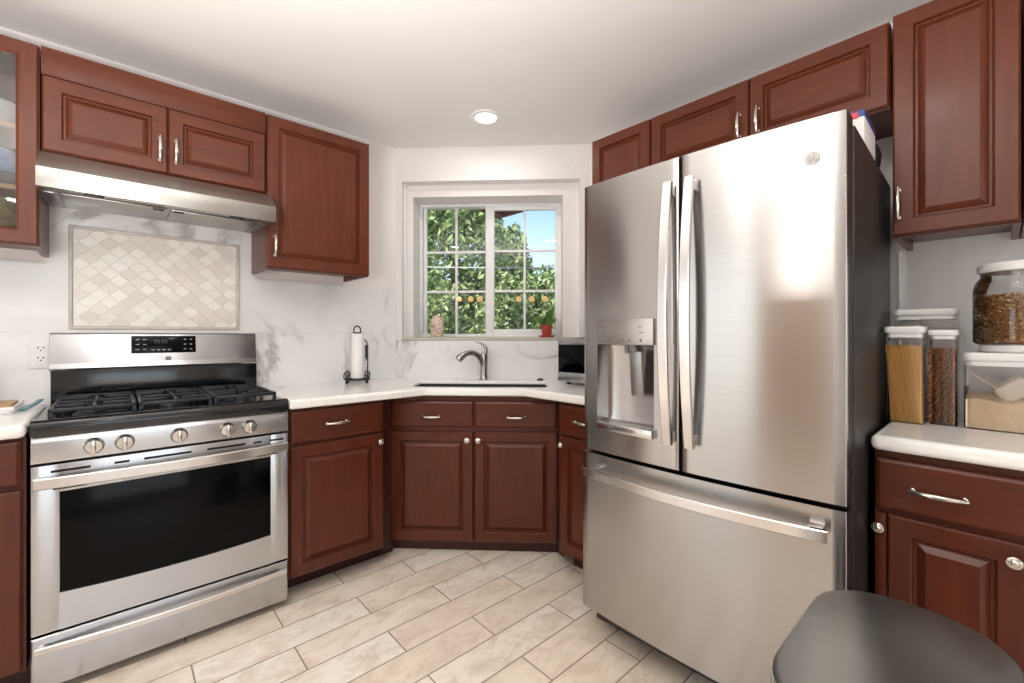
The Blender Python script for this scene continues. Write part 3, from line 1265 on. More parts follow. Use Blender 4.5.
# control panel, slightly raked
m = rg.mb()
m.prism([(YF - .004, .773), (YF + .05, .773), (YF + .05, .862), (YF + .008, .862), (YF - .002, .84)], X0, X1, .002, axis='x')
cp = rg.part(m, 'control_panel', STEEL, angle=25)
for kx in (-.056, .024, .178, .3325, .410):
    m = rg.mb()
    kz = .811
    m.lathe((kx, YF - .001, kz), [(.0275, -.004), (.0275, .004), (.025, .007), (.0235, .020), (.021, .0245), (.0001, .0255)], 28, 'y')
    m.box(kx - .0062, kx + .0062, YF - .040, YF - .018, kz - .024, kz + .024, .003)
    kb = rg.part(m, 'knob', NICKEL, cp)
    m = rg.mb()
    m.box(kx - .0012, kx + .0012, YF - .0005, YF + .003, kz + .0295, kz + .034)
    rg.part(m, 'mark', DARK, kb)
    m = rg.mb()
    m.box(kx + .034, kx + .037, YF - .002, YF + .003, kz + .006, kz + .009)
    rg.part(m, 'mark', DARK, kb)
# black cooktop with a rolled front
m = rg.mb()
m.prism([(YF - .006, .861), (2.64, .861), (2.64, .902), (YF + .05, .902), (YF + .036, .912), (YF + .010, .912), (YF - .003, .904), (YF - .008, .885)],
        X0 - .002, X1 + .002, .003, axis='x')
ck = rg.part(m, 'cooktop', BLACK, angle=30)
for (bx, by, br) in ((-.06, 2.235, .045), (-.06, 2.475, .036), (.1775, 2.36, .05), (.415, 2.235, .036), (.415, 2.475, .042)):
    m = rg.mb()
    m.lathe((bx, by, .902), [(br + .012, 0), (br + .010, .005), (br, .006), (br, .013), (br * .92, .0175), (.0001, .019)], 24)
    rg.part(m, 'burner', IRON, ck)


def grate(gx0, gx1):
    m = rg.mb()
    gy0, gy1, zt = 2.135, 2.595, .940
    cx = (gx0 + gx1) / 2
    bw, bh = .013, .013

    def bar(x0, x1, y0, y1, z0=zt - bh, z1=zt):
        m.box(x0, x1, y0, y1, z0, z1, .003)
    bar(gx0, gx0 + bw, gy0, gy1)
    bar(gx1 - bw, gx1, gy0, gy1)
    for yy in (gy0, gy1 - bw, (gy0 + gy1 - bw) / 2):
        bar(gx0, gx1, yy, yy + bw)
    for by in (gy0 + .10, gy1 - .12):
        for (dx, dy) in ((1, 0), (-1, 0), (0, 1), (0, -1)):
            if dx:
                a, b = sorted((cx + dx * .022, gx1 - .004 if dx > 0 else gx0 + .004))
                bar(a, b, by - .0055, by + .0055, zt - bh, zt + .003)
            else:
                a, b = sorted((by + dy * .022, by + dy * .105))
                bar(cx - .0055, cx + .0055, a, b, zt - bh, zt + .003)
    for xx in (gx0, gx1 - bw):
        for yy in (gy0, gy1 - bw, (gy0 + gy1 - bw) / 2):
            m.box(xx, xx + bw, yy, yy + bw, .903, zt - bh + .002, .002)
    return rg.part(m, 'grate', IRON, ck)


W3 = (X1 - X0 - .06) / 3
for k in range(3):
    grate(X0 + .03 + k * W3 + .003, X0 + .03 + (k + 1) * W3 - .003)
# backguard
m = rg.mb()
m.box(X0 + .002, X1 - .004, 2.635, 2.676, .895, 1.045, .003)
rg.part(m, 'backguard_base', BLACK)
m = rg.mb()
m.prism([(2.632, 1.040), (2.677, 1.040), (2.677, 1.198), (2.662, 1.200), (2.652, 1.194), (2.634, 1.068), (2.626, 1.048)], X0 - .003, X1 - .006, .003, axis='x')
bgd = rg.part(m, 'backguard', STEEL, angle=30)
m = rg.mb()
# slanted face of the panel: y from 2.6345 at z=1.068 to 2.652 at z=1.194


def yface(z):
    return 2.634 + (z - 1.068) * (.018 / .126)


def rot_face():
    return Matrix.Rotation(-math.atan2(.018, .126), 4, 'X')


zc = 1.134
dsx0, dsx1 = .052, .292
m.box(dsx0, dsx1, yface(zc) - .002, yface(zc) + .004, zc + .012 - .040, zc + .012 + .040, .008, 3, rot_face())
dp = rg.part(m, 'display_panel', BLACKG, bgd)
BTN = plain('grey_button_print', (150, 150, 150), .5)
for i in range(3):
    for (cx, w) in ((dsx0 + .022, .013), (dsx0 + .047, .013), (dsx1 - .043, .010), (dsx1 - .020, .010)):
        z = zc + .012 + .023 - i * .023
        m = rg.mb()
        m.box(cx - w / 2, cx + w / 2, yface(z) - .0045, yface(z) - .001, z - .0022, z + .0022, 0, 2, rot_face())
        rg.part(m, 'button', BTN, dp, smooth=False)
for cx in (dsx0 + .076, dsx0 + .096, dsx0 + .116, dsx0 + .137):
    z = zc + .012 - .025
    m = rg.mb()
    m.box(cx - .006, cx + .006, yface(z) - .0045, yface(z) - .001, z - .0024, z + .0024, 0, 2, rot_face())
    rg.part(m, 'button', BTN, dp, smooth=False)
m = rg.mb()
for k, cx in enumerate((dsx0 + .084, dsx0 + .096, dsx0 + .112, dsx0 + .124)):
    z = zc + .012 + .014
    for (dx, dz, w, h) in ((0, .008, .007, .0014), (0, 0, .007, .0014), (0, -.008, .007, .0014), (-.0035, .004, .0013, .007), (.0035, .004, .0013, .007), (.0035, -.004, .0013, .007)):
        m.box(cx + dx - w / 2, cx + dx + w / 2, yface(z + dz) - .0045, yface(z + dz) - .001, z + dz - h / 2, z + dz + h / 2, 0, 2, rot_face())
rg.part(m, 'clock_digits', plain('dim_display_digits', (96, 112, 104), .5), dp, smooth=False)
m = rg.mb()
z = 1.078
for (a, b, c) in ((-.012, .012, .008), (-.010, .010, .002), (-.012, .012, -.004)):
    m.box(.185 + a, .185 + b, yface(z) - .002, yface(z) + .003, z + c - .0022, z + c + .0022, 0, 2, rot_face())
rg.part(m, 'badge', GREYPL, bgd, smooth=False)

# ---------------------------------------------------------------- range hood
hd = Thing('L', .165, LW - .011, 1.70, 'range_hood', 'stainless under-cabinet range hood above the range', 'range hood')
HX0, HX1 = -.2085, .5525
m = hd.mb()
# sides + front band + sloped top, open below
HYF, HYT = 2.245, 2.332
prof = [(HYF, 1.712), (HYF, 1.781), (HYT, 1.8575), (LW - .012, 1.8575), (LW - .012, 1.735), (HYF + .035, 1.712)]
m.prism(prof, HX0, HX1, .002, axis='x')
hb = hd.part(m, 'canopy', steel('hood_stainless', (186, 182, 178), .32, .4), angle=25)
FILT = plain('grey_filter_metal', (176, 174, 172), .35, 1.0, .06, 90)
for (a, b) in ((HX0 + .06, .162), (.172, HX1 - .06)):
    m = hd.mb()
    pr = [(HYF + .055, 1.7105), (HYF + .055, 1.7068), (LW - .06, 1.7265), (LW - .06, 1.731)]
    m.prism(pr, a, b, .001, axis='x')
    hd.part(m, 'filter_panel', FILT)
for bx in (-.06, .40):
    m = hd.mb()
    m.box(bx - .028, bx + .028, HYF + .014, HYF + .032, 1.7065, 1.7125, .002)
    hd.part(m, 'switch', BLKPL)
for bx in (.130, .196):
    m = hd.mb()
    m.box(bx - .018, bx + .018, HYF + .062, HYF + .078, 1.702, 1.7085, .002)
    hd.part(m, 'filter_latch', BLKPL)
for (a, b) in ((HX0 + .012, HX0 + .052), (HX1 - .052, HX1 - .012)):
    m = hd.mb()
    pr = [(HYF + .07, 1.7125), (HYF + .07, 1.709), (LW - .03, 1.729), (LW - .03, 1.734)]
    m.prism(pr, a, b, .001, axis='x')
    hd.part(m, 'side_rail', STEEL_DK)

# ---------------------------------------------------------------- refrigerator
FX0, FX1 = -1.055, -.224
FYE = 1.388                                 # front at the outer edges
SAG = .020
FCX = (FX0 + FX1) / 2
fr_ = Thing('F', FCX, 1.8, 0, 'refrigerator', 'stainless french-door refrigerator with an ice and water dispenser', 'refrigerator')


def fy(s):
    u = (s - FCX) / ((FX1 - FX0) / 2)
    return FYE - SAG * (1 - u * u)


def curved(m, s0, s1, z0, z1, back, round0=True, round1=True, n=14, rr=.008):
    pts = []
    for k in range(n + 1):
        s = s0 + (s1 - s0) * k / n
        pts.append((s, fy(s)))
    if round0:
        pts[0] = (s0, fy(s0) + rr)
        pts.insert(1, (s0 + rr * .3, fy(s0) + rr * .3))
        pts.insert(2, (s0 + rr, fy(s0 + rr)))
    if round1:
        pts[-1] = (s1 - rr, fy(s1 - rr))
        pts += [(s1 - rr * .3, fy(s1) + rr * .3), (s1, fy(s1) + rr)]
    m.prism(pts + [(s1, back), (s0, back)], z0, z1)


m = fr_.mb()
m.box(FX0 + .006, FX1 + .004, 1.462, 2.165, .055, 1.748, .004)
for sx in (FX0 + .06, FX1 - .06):
    for sy in (1.55, 2.1):
        m.lathe((sx, sy, 0), [(.02, 0), (.02, .056)], 12)
fr_.part(m, 'body', BLKSIDE)
m = fr_.mb()
m.box(FX0 + .02, FX1 - .02, 1.53, 1.56, .02, .10, .002)
fr_.part(m, 'base_grille', BLKPL)
SEAM = (-.6585, -.6515)
ZB, ZT = .752, 1.765
# dispenser opening in the left door
dx0, dx1, dz0, dz1 = -.982, -.747, .862, 1.160
m = fr_.mb()
curved(m, FX0, SEAM[0], dz1, ZT, 1.455)
curved(m, FX0, SEAM[0], ZB, dz0, 1.455)
curved(m, FX0, dx0, dz0, dz1, 1.455, True, False, 4)
curved(m, dx1, SEAM[0], dz0, dz1, 1.455, False, True, 4)
ld = fr_.part(m, 'door', STEEL_FR, angle=25, label='left door with dispenser')
m = fr_.mb()
yq = fy(dx1) + .004
m.rings(dx0 - .001, dx1 + .001, dz0 - .001, dz1 + .001, fy(dx1) - .001, [(.0, .004), (.003, .004), (.010, .066), (.03, .072)])
rc = fr_.part(m, 'dispenser_recess', STEEL_FR, ld, angle=50)
m = fr_.mb()
m.prism([(dx0 - .001, fy(dx0) - .004), (dx1 + .003, fy(dx1) - .012), (dx1 + .003, fy(dx1) + .03), (dx0 - .001, fy(dx0) + .03)], 1.155, 1.246, .003)
cpn = fr_.part(m, 'dispenser_panel', steel('panel_steel', (188, 184, 181), .36, .6), ld)
m = fr_.mb()


def ypan(s):
    t_ = (s - dx0) / (dx1 - dx0)
    return (fy(dx0) - .004) * (1 - t_) + (fy(dx1) - .012) * t_


for (s_, z_) in ((-.955, 1.218), (-.955, 1.200), (-.795, 1.218), (-.790, 1.198)):
    m = fr_.mb()
    m.box(s_ - .009, s_ + .009, ypan(s_) - .0006, ypan(s_) + .006, z_ - .0018, z_ + .0018)
    fr_.part(m, 'touch_label', GREYPL, cpn, smooth=False)
for (s_, z_) in ((-.930, 1.174), (-.870, 1.171), (-.838, 1.171), (-.792, 1.171)):
    m = fr_.mb()
    m.lathe((s_, ypan(s_) + .003, z_), [(.0055, 0), (.0055, .0036), (.0001, .0037)], 12, 'y')
    fr_.part(m, 'touch_icon', GREYPL, cpn, smooth=False)
m = fr_.mb()
yb_ = fy(dx1) + .045
m.box(-.852, -.803, yb_ - .022, yb_ - .012, .972, 1.132, .003, 2, Matrix.Rotation(R(5), 4, 'X'))
fr_.part(m, 'paddle', STEEL_DK, rc)
m = fr_.mb()
m.lathe((-.868, fy(dx1) + .03, 1.124), [(.009, 0), (.011, .02), (.011, .036)], 14)
fr_.part(m, 'spout', GREYPL, rc)
m = fr_.mb()
m.prism([(dx0 - .004, fy(dx0) - .006), (dx1 + .002, fy(dx1) - .020), (dx1 + .002, fy(dx1) + .05), (dx0 - .004, fy(dx0) + .05)], .838, .868, .003)
fr_.part(m, 'drip_tray', STEEL_BR, rc)
m = fr_.mb()
curved(m, SEAM[1], FX1, ZB, ZT, 1.455)
rd = fr_.part(m, 'door', STEEL_FR, angle=25)
m = fr_.mb()
curved(m, FX0 - .008, FX1, .139, .738, 1.455, n=24)
fz = fr_.part(m, 'freezer_drawer', STEEL_FR, angle=25)
# gaskets behind the doors
m = fr_.mb()
m.box(FX0 + .004, FX1 - .006, 1.4545, 1.463, .145, 1.73)
fr_.part(m, 'gasket', DARK, smooth=False)


for o_ in (ld, rd, fz):                       # painted case colour on the door edges
    o_.data.materials.append(BLKSIDE)
    for p_ in o_.data.polygons:
        if abs(p_.normal.x) > .93:
            p_.material_index = 1


def vhandle(sx, parent, z0=.838, z1=1.682):
    m = fr_.mb()
    y0 = fy(sx)
    pts = []
    for k in range(19):
        u = 2 * k / 18 - 1
        pts.append((sx, y0 - .026 - .036 * (1 - u * u), z0 + (z1 - z0) * k / 18))
    m.bar(pts, .031, .015, (1, 0, 0))
    for zz in (z0 + .022, z1 - .022):
        m.box(sx - .010, sx + .010, y0 - .033, y0 + .004, zz - .018, zz + .018, .002)
    fr_.part(m, 'handle', STEEL_BR, parent)


vhandle(-.685, ld)
vhandle(-.613, rd)
m = fr_.mb()
pts = []
hx0, hx1 = FX0 + .036, FX1 - .034
for k in range(23):
    u = 2 * k / 22 - 1
    s_ = hx0 + (hx1 - hx0) * k / 22
    pts.append((s_, fy(s_) - .044 - .026 * (1 - u * u), .680))
m.bar(pts, .032, .016)
for s_ in (hx0 + .03, hx1 - .03):
    m.box(s_ - .018, s_ + .018, fy(s_) - .046, fy(s_) + .004, .670, .693, .003)
fr_.part(m, 'handle', STEEL_BR, fz)
# round monogram badge
m = fr_.mb()
lx, lz = -.2985, 1.658
ly = fy(lx)
m.lathe((lx, ly + .0005, lz), [(.0175, 0), (.0175, .002), (.0165, .003), (.0158, .003), (.0152, .0016), (.0001, .0016)], 30, 'y')
bd = fr_.part(m, 'badge', plain('badge_grey', (150, 147, 144), .3, 1.0), rd)
m = fr_.mb()


def script(cx, w, flip):
    pts = []
    for k in range(26):
        t_ = k / 25
        a = R(60 + 400 * t_)
        r = .0052 * (1 - .55 * t_)
        pts.append((cx + math.cos(a) * r * w * flip, ly - .0026, lz + math.sin(a) * r * 1.35 - .001))
    return pts


m.tube(script(lx - .0048, 1.0, 1), .0007, 6)
m.tube([(lx - .003, ly - .0026, lz - .002), (lx - .002, ly - .0026, lz - .009), (lx - .007, ly - .0026, lz - .0085)], .0007, 6)
for dz_ in (.004, -.0042):
    pts = []
    for k in range(16):
        a = R(50 + 250 * k / 15)
        pts.append((lx + .0062 + math.cos(a) * .0036, ly - .0026, lz + dz_ + math.sin(a) * .0042))
    m.tube(pts, .0007, 6)
m.tube([(lx + .008, ly - .0026, lz - .008), (lx + .011, ly - .0026, lz - .005), (lx + .012, ly - .0026, lz - .002)], .0007, 6)
fr_.part(m, 'monogram', GREYPL, bd)
for s_ in (FX0 + .05, FX1 - .05):
    m = fr_.mb()
    m.box(s_ - .035, s_ + .035, 1.457, 1.53, 1.747, 1.763, .004)
    fr_.part(m, 'hinge_cover', BLKPL)

# things on top of the refrigerator
bx = Thing('F', -.315, 1.72, 1.749, 'carton', 'white carton with a blue and red top end standing on the refrigerator', 'box')
m = bx.mb()
m.box(-.276, -.222, 1.62, 1.82, 1.7485, 1.846, .002)
bx.part(m, 'box', BOXW)
m = bx.mb()
m.box(-.2765, -.2215, 1.619, 1.8205, 1.826, 1.8465, .002)
m.box(-.2767, -.25, 1.618, 1.68, 1.816, 1.830, .001)
bx.part(m, 'printed_band', BOXB)
m = bx.mb()
m.box(-.262, -.236, 1.6175, 1.62, 1.824, 1.842, .001)
bx.part(m, 'printed_patch', BOXR)


def f(m):
    m.ell((-.272, 1.985, 1.816), (.044, .095, .066), 3)
    for v in m.bm.verts:
        d = .004 * math.sin(40 * v.co.x + 31 * v.co.z) + .004 * math.sin(55 * v.co.y)
        v.co += (v.co - Vector((-.272, 1.985, 1.816))).normalized() * d


single('F', (-.272, 1.985, 1.75), f, 'pouch', BAGM, 'dark crumpled pouch behind the white carton on the refrigerator', 'pouch')

# ---------------------------------------------------------------- trash can
tc = Thing('R', -.115, .96, 0, 'trash_can', 'step trash can with a dark grey metal lid in front of the refrigerator', 'trash can')
TX0, TX1, TY0, TY1 = -.262, .032, .715, 1.197
m = tc.mb()
m.rbox(TX0 + .008, TX1 - .008, TY0 + .008, TY1 - .008, .012, .612, .125, .006, 10)
tc.part(m, 'body', STEEL)
m = tc.mb()
m.rbox(TX0, TX1, TY0, TY1, .606, .630, .13, .004, 10)
tc.part(m, 'rim', STEEL_BR)
m = tc.mb()
m.rbox(TX0 + .003, TX1 - .003, TY0 + .003, TY1 - .003, .6305, .650, .128, .008, 12)
tc.part(m, 'lid', LIDG, angle=50)
m = tc.mb()
m.rbox(TX0 + .012, TX1 - .012, TY0 + .012, TY1 - .012, 0, .013, .12, 0, 10)
tc.part(m, 'base_ring', BLKPL)
m = tc.mb()
m.box(-.165, -.065, TY0 - .035, TY0 + .03, .012, .030, .006)
tc.part(m, 'pedal', STEEL_BR)

# ---------------------------------------------------------------- food containers on the right counter


def container(x0, x1, y0, y1, z0, z1, lidh, name, label, r=.014):
    t = Thing('R', (x0 + x1) / 2, (y0 + y1) / 2, z0, name, label, 'container')
    m = t.mb()
    m.shell(x0, x1, y0, y1, z0, z1 - lidh, r)
    t.part(m, 'jar_body', CLEARP)
    m = t.mb()
    m.rbox(x0 - .003, x1 + .003, y0 - .003, y1 + .003, z1 - lidh * .62, z1, r + .002, .004)
    m.rbox(x0 + .004, x1 - .004, y0 + .004, y1 - .004, z1 - lidh, z1 - lidh * .6, r, 0)
    t.part(m, 'lid', WHITEPL)
    return t


Z = ZCT + .0005
container(-.258, -.163, 1.895, 1.99, Z, 1.218, .036, 'food_container', 'tall clear container of spaghetti next to the refrigerator')
container(-.1535, -.0905, 1.935, 2.0, Z, 1.207, .03, 'food_container', 'slim clear container of brown twisted pasta beside the spaghetti')
container(-.252, -.096, 2.04, 2.19, Z, 1.279, .036, 'food_container', 'clear lidded container behind the spaghetti, holding a white packet')
container(-.076, .155, 1.93, 2.11, Z, 1.137, .04, 'food_container', 'wide clear bin of pale flour with a scoop, under the granola jar', .02)


def f(m):
    for k in range(210):
        a0, a1 = random.uniform(-1, 1), random.uniform(-1, 1)
        b0, b1 = random.uniform(-1, 1), random.uniform(-1, 1)
        if k < 150:
            b0 = -1 + .14 * random.random()
            b1 = max(-1, b0 + random.uniform(-.02, .1))
        c = (-.2105, 1.9425)
        # strands lean to one side and cross near the bottom
        p0 = (c[0] + max(-1, min(1, .95 * a0 + .2)) * .0435, c[1] + b0 * .043, Z + .004)
        p1 = (c[0] + max(-1, min(1, .9 * a0 - .1 + .55 * a1)) * .0435, c[1] + b1 * .043, Z + .248 + random.uniform(-.006, .004))
        mid = tuple((p0[i] + p1[i]) / 2 for i in range(3))
        m.tube([p0, mid, p1], .0016, 5)


single('R', (-.21, 1.94, Z), f, 'spaghetti', SPAG, 'dry golden spaghetti inside the tall clear container', 'pasta', None, 'stuff')


def f(m):
    for i in range(4):
        for j in range(4):
            cx, cy = -.1495 + i * .0162, 1.9435 + j * .016
            lean = random.uniform(-.003, .003)
            for ph in (0, math.pi):
                pts = []
                for k in range(60):
                    a = k * .8 + ph
                    z = Z + .005 + k / 59 * (.236 + random.uniform(-.0005, .0005))
                    pts.append((cx + math.cos(a) * .0042 + lean * k / 59, cy + math.sin(a) * .0042, z))
                m.tube(pts, .0036, 5)


single('R', (-.12, 1.97, Z), f, 'twisted_pasta', TWIST, 'dry brown twisted pasta inside the slim clear container', 'pasta', None, 'stuff')


def f(m):
    m.box(-.222, -.168, 2.075, 2.105, Z + .002, Z + .345, .006, 3, Matrix.Rotation(R(-7), 4, 'Y'))


single('R', (-.20, 2.09, Z), f, 'packet', BOXW, 'white packet inside the clear container behind the spaghetti', 'packet')


def f(m):
    x0, x1, y0, y1 = -.072, .151, 1.934, 2.106
    nx, ny = 26, 18
    top = {}
    for i in range(nx + 1):
        for j in range(ny + 1):
            x, y = x0 + (x1 - x0) * i / nx, y0 + (y1 - y0) * j / ny
            z = Z + .088 + .005 * math.sin(i * .5) * math.cos(j * .6) + random.uniform(-.001, .001) + .012 * j / ny
            top[i, j] = m.bm.verts.new((x, y, z))
    for i in range(nx):
        for j in range(ny):
            m.bm.faces.new((top[i, j], top[i + 1, j], top[i + 1, j + 1], top[i, j + 1]))
    edge = [(i, 0) for i in range(nx)] + [(nx, j) for j in range(ny)] + [(i, ny) for i in range(nx, 0, -1)] + [(0, j) for j in range(ny, 0, -1)]
    bot = [m.bm.verts.new((top[k].co.x, top[k].co.y, Z + .003)) for k in edge]
    n = len(edge)
    for k in range(n):
        m.bm.faces.new((top[edge[k]], top[edge[(k + 1) % n]], bot[(k + 1) % n], bot[k]))
    m.bm.faces.new(bot)


single('R', (0.04, 2.02, Z), f, 'flour', FLOURM, 'pale flour filling the bottom of the wide clear bin', 'flour', None, 'stuff')
sc_ = Thing('R', .03, 1.97, Z + .1, 'scoop', 'cream plastic scoop with a thin handle lying on the flour', 'scoop')
m = sc_.mb()
rot = Matrix.Rotation(R(-38), 4, 'Y') @ Matrix.Rotation(R(12), 4, 'X')
m.box(-.012, .062, 1.955, 2.005, Z + .096, Z + .150, .010, 3, rot)
sc_.part(m, 'bowl', SCOOPM)
m = sc_.mb()
m.bar([(-.068, 1.952, Z + .178), (-.04, 1.953, Z + .152), (-.012, 1.955, Z + .126), (.012, 1.957, Z + .103)], .010, .004, (0, 1, 0))
sc_.part(m, 'handle', SCOOPM)

# granola jar on the bin
JX, JY, JZ, JR = .042, 2.02, 1.1385, .102
jr = Thing('R', JX, JY, JZ, 'food_jar', 'round clear jar of granola standing on the flour bin', 'jar')
m = jr.mb()
m.lathe((JX, JY, JZ), [(.086, .0), (.09, .004), (.09, .02), (.086, .024)], 32)
jr.part(m, 'base', WHITEPL)
m = jr.mb()
m.lathe((JX, JY, JZ + .024), [(.0001, 0), (.096, 0), (JR, .006), (JR, .165), (.098, .185), (.086, .205), (.086, .222)], 40)
jr.part(m, 'jar_body', CLEARP)
m = jr.mb()
m.lathe((JX, JY, JZ + .240), [(.084, 0), (.091, .002), (.093, .006), (.093, .022), (.088, .028), (.0001, .030)], 12)
jr.part(m, 'lid', WHITEPL)


def f(m):
    m.lathe((JX, JY, JZ + .027), [(.0001, 0), (.086, 0), (.0905, .006), (.0905, .135), (.0001, .138)], 36)
    for k in range(2700):
        a = random.uniform(0, 2 * math.pi)
        if k < 2200:
            r, z = random.uniform(.0915, .0985), JZ + .030 + random.uniform(0, .142)
        else:
            r, z = .096 * math.sqrt(random.random()), JZ + .165 + random.uniform(0, .008)
        s_ = random.uniform(.0032, .0068)
        rt = Matrix.Rotation(random.uniform(0, 6.28), 4, (random.random() - .5, random.random() - .5, random.random() - .5))
        mm = Matrix.Translation((JX + math.cos(a) * r, JY + math.sin(a) * r, z)) @ rt @ Matrix.Diagonal((s_, s_ * .75, s_ * .35, 1))
        bmesh.ops.create_icosphere(m.bm, subdivisions=1, radius=1.0, matrix=mm)


single('R', (JX, JY, JZ + .027), f, 'granola', GRANOLA, 'brown granola filling the round clear jar', 'cereal', None, 'stuff', normals=False)


# ---------------------------------------------------------------- microwave
mw = Thing('R', -1.5, 2.1, ZCT, 'microwave', 'stainless microwave with a dark glass door half hidden by the refrigerator', 'microwave')
MX0, MX1, MY0, MY1, MZ0, MZ1 = -1.738, -1.27, 1.925, 2.268, .921, 1.176
m = mw.mb()
m.box(MX0, MX1, MY0 + .02, MY1, MZ0, MZ1, .004)
mw.part(m, 'body', plain('black_microwave_case', (40, 39, 39), .45))
m = mw.mb()
m.box(MX0, MX1, MY0, MY0 + .021, MZ1 - .042, MZ1, .003)
m.box(MX0, MX1, MY0, MY0 + .021, MZ0, MZ0 + .055, .003)
m.box(MX1 - .11, MX1, MY0, MY0 + .021, MZ0 + .055, MZ1 - .042, .003)
mw.part(m, 'front_frame', STEEL)
m = mw.mb()
m.box(MX0 + .001, MX1 - .11, MY0 + .003, MY0 + .02, MZ0 + .054, MZ1 - .041, .002)
mw.part(m, 'door', BLACKG)
for xx in (MX0 + .045, MX1 - .045):
    for yy in (MY0 + .05, MY1 - .05):
        m = mw.mb()
        m.lathe((xx, yy, ZCT + .0005), [(.012, 0), (.014, .006), (.016, .0175)], 12)
        mw.part(m, 'foot', BLKPL)

# ---------------------------------------------------------------- paper towel holder
PX, PY = 1.073, 2.575
pt = Thing('L', PX, PY, ZCT, 'paper_towel_holder', 'black wrought iron paper towel holder with scrolled feet on the counter', 'paper towel holder')
m = pt.mb()
zb = ZCT + .022


def ring(c, r, z, n=28):
    return [(c[0] + math.cos(2 * math.pi * k / n) * r, c[1] + math.sin(2 * math.pi * k / n) * r, z) for k in range(n)]


m.tube(ring((PX, PY), .072, zb), .0045, 8, True)
for a in (20, 110, 200, 290):
    ca, sa = math.cos(R(a)), math.sin(R(a))
    m.tube([(PX, PY, zb), (PX + ca * .072, PY + sa * .072, zb)], .004, 8)
    sp = []
    for k in range(22):
        t_ = k / 21
        ang = R(-90 + 440 * t_)
        rr = .026 * (1 - .6 * t_)
        sp.append((PX + ca * (.078 + rr * math.cos(ang)), PY + sa * (.078 + rr * math.cos(ang)), zb + .026 + rr * math.sin(ang)))
    m.tube(sp, .003, 7)
    m.ell((PX + ca * .078, PY + sa * .078, ZCT + .010), (.0098, .0098, .0098), 2)
    m.tube([(PX + ca * .078, PY + sa * .078, ZCT + .012), (PX + ca * .078, PY + sa * .078, zb)], .004, 7)
pt.part(m, 'base', IRON)
m = pt.mb()
pts = [(PX - .009, PY, zb), (PX - .009, PY, ZCT + .300)]
m.tube(pts, .0035, 8)
m.tube([(PX + .009, PY, zb), (PX + .009, PY, ZCT + .300)], .0035, 8)
m.tube([(PX - .020, PY, ZCT + .30), (PX - .020, PY, ZCT + .318)] + [(PX + math.cos(R(180 - 15 * k)) * .020, PY, ZCT + .318 + math.sin(R(180 - 15 * k)) * .020) for k in range(13)] + [(PX + .020, PY, ZCT + .30)], .0042, 8)
m.box(PX - .026, PX + .026, PY - .006, PY + .006, ZCT + .296, ZCT + .302, .002)
pt.part(m, 'post', IRON)
m = pt.mb()
ax = PX + .052
ay = PY - .02
m.tube([(ax, ay, zb), (ax + .004, ay, ZCT + .10), (ax + .004, ay, ZCT + .215), (ax - .003, ay, ZCT + .245), (ax - .016, ay, ZCT + .258)], .004, 8)
m.tube([(ax - .004, ay, ZCT + .145), (ax - .004, ay, ZCT + .225)], .0085, 8)
m.tube([(ax - .014, ay, ZCT + .128), (ax - .004, ay, ZCT + .142), (ax + .004, ay, ZCT + .132)], .003, 7)
pt.part(m, 'tension_arm', IRON)
rl = Thing('L', PX, PY, zb + .005, 'paper_towel_roll', 'slim roll of white paper towels on the wrought iron holder', 'paper towels')
m = rl.mb()
m.lathe((PX, PY, zb + .006), [(.018, 0), (.0335, 0), (.034, .002), (.034, .262), (.0335, .264), (.018, .264)], 36)
rl.part(m, 'roll', PAPER)

# ---------------------------------------------------------------- outlets
def outlet(fr, cx, yw, cz, label):
    t = Thing(fr, cx, yw, cz, 'wall_outlet', label, 'outlet', 'wall outlets')
    m = t.mb()
    m.box(cx - .040, cx + .040, yw - .006, yw, cz - .062, cz + .062, .003)
    t.part(m, 'plate', WHITEPL)
    for dz in (-.021, .021):
        m = t.mb()
        m.rbox(cx - .017, cx + .017, yw - .0085, yw - .005, cz + dz - .0145, cz + dz + .0145, .001)
        r_ = t.part(m, 'receptacle', WHITEPL)
        m = t.mb()
        for sx in (-.0075, .0075):
            m.box(cx + sx - .0017, cx + sx + .0017, yw - .0092, yw - .0082, cz + dz + .001, cz + dz + .009)
        m.box(cx - .0025, cx + .0025, yw - .0092, yw - .0082, cz + dz - .0095, cz + dz - .004)
        t.part(m, 'slot', DARK, r_, smooth=False)
    return t


outlet('L', -.232, LW - .0112, 1.112, 'white duplex outlet on the marble wall beside the range backguard')
outlet('D', .345, DW - .0002, 1.275, 'white outlet on the window wall, at the edge of the refrigerator')

# ---------------------------------------------------------------- left counter clutter
ty = Thing('L', -.40, 2.5, ZCT, 'tray', 'white shallow tray on the short counter beside the range', 'tray')
m = ty.mb()
m.rbox(-.62, -.272, 2.38, 2.62, ZCT + .0005, ZCT + .012, .02, .002)
ty.part(m, 'bottom', WHITEPL)
m = ty.mb()
m.box(-.62, -.272, 2.38, 2.386, ZCT + .012, ZCT + .026, .002)
m.box(-.62, -.272, 2.614, 2.62, ZCT + .012, ZCT + .026, .002)
m.box(-.62, -.614, 2.386, 2.614, ZCT + .012, ZCT + .026, .002)
m.box(-.278, -.272, 2.386, 2.614, ZCT + .012, ZCT + .026, .002)
ty.part(m, 'rim', WHITEPL)


def f(m):
    m.rbox(-.46, -.285, 2.45, 2.60, ZCT + .0125, ZCT + .030, .01, .003)


single('L', (-.37, 2.52, ZCT + .0125), f, 'cutting_board', WOOD_IN, 'pale wooden board lying in the white tray', 'cutting board')


def f(m):
    m.bar([(-.262, 2.44, ZCT + .005), (-.250, 2.50, ZCT + .008), (-.236, 2.56, ZCT + .014), (-.226, 2.61, ZCT + .022)], .018, .006, (1, 0, 0))


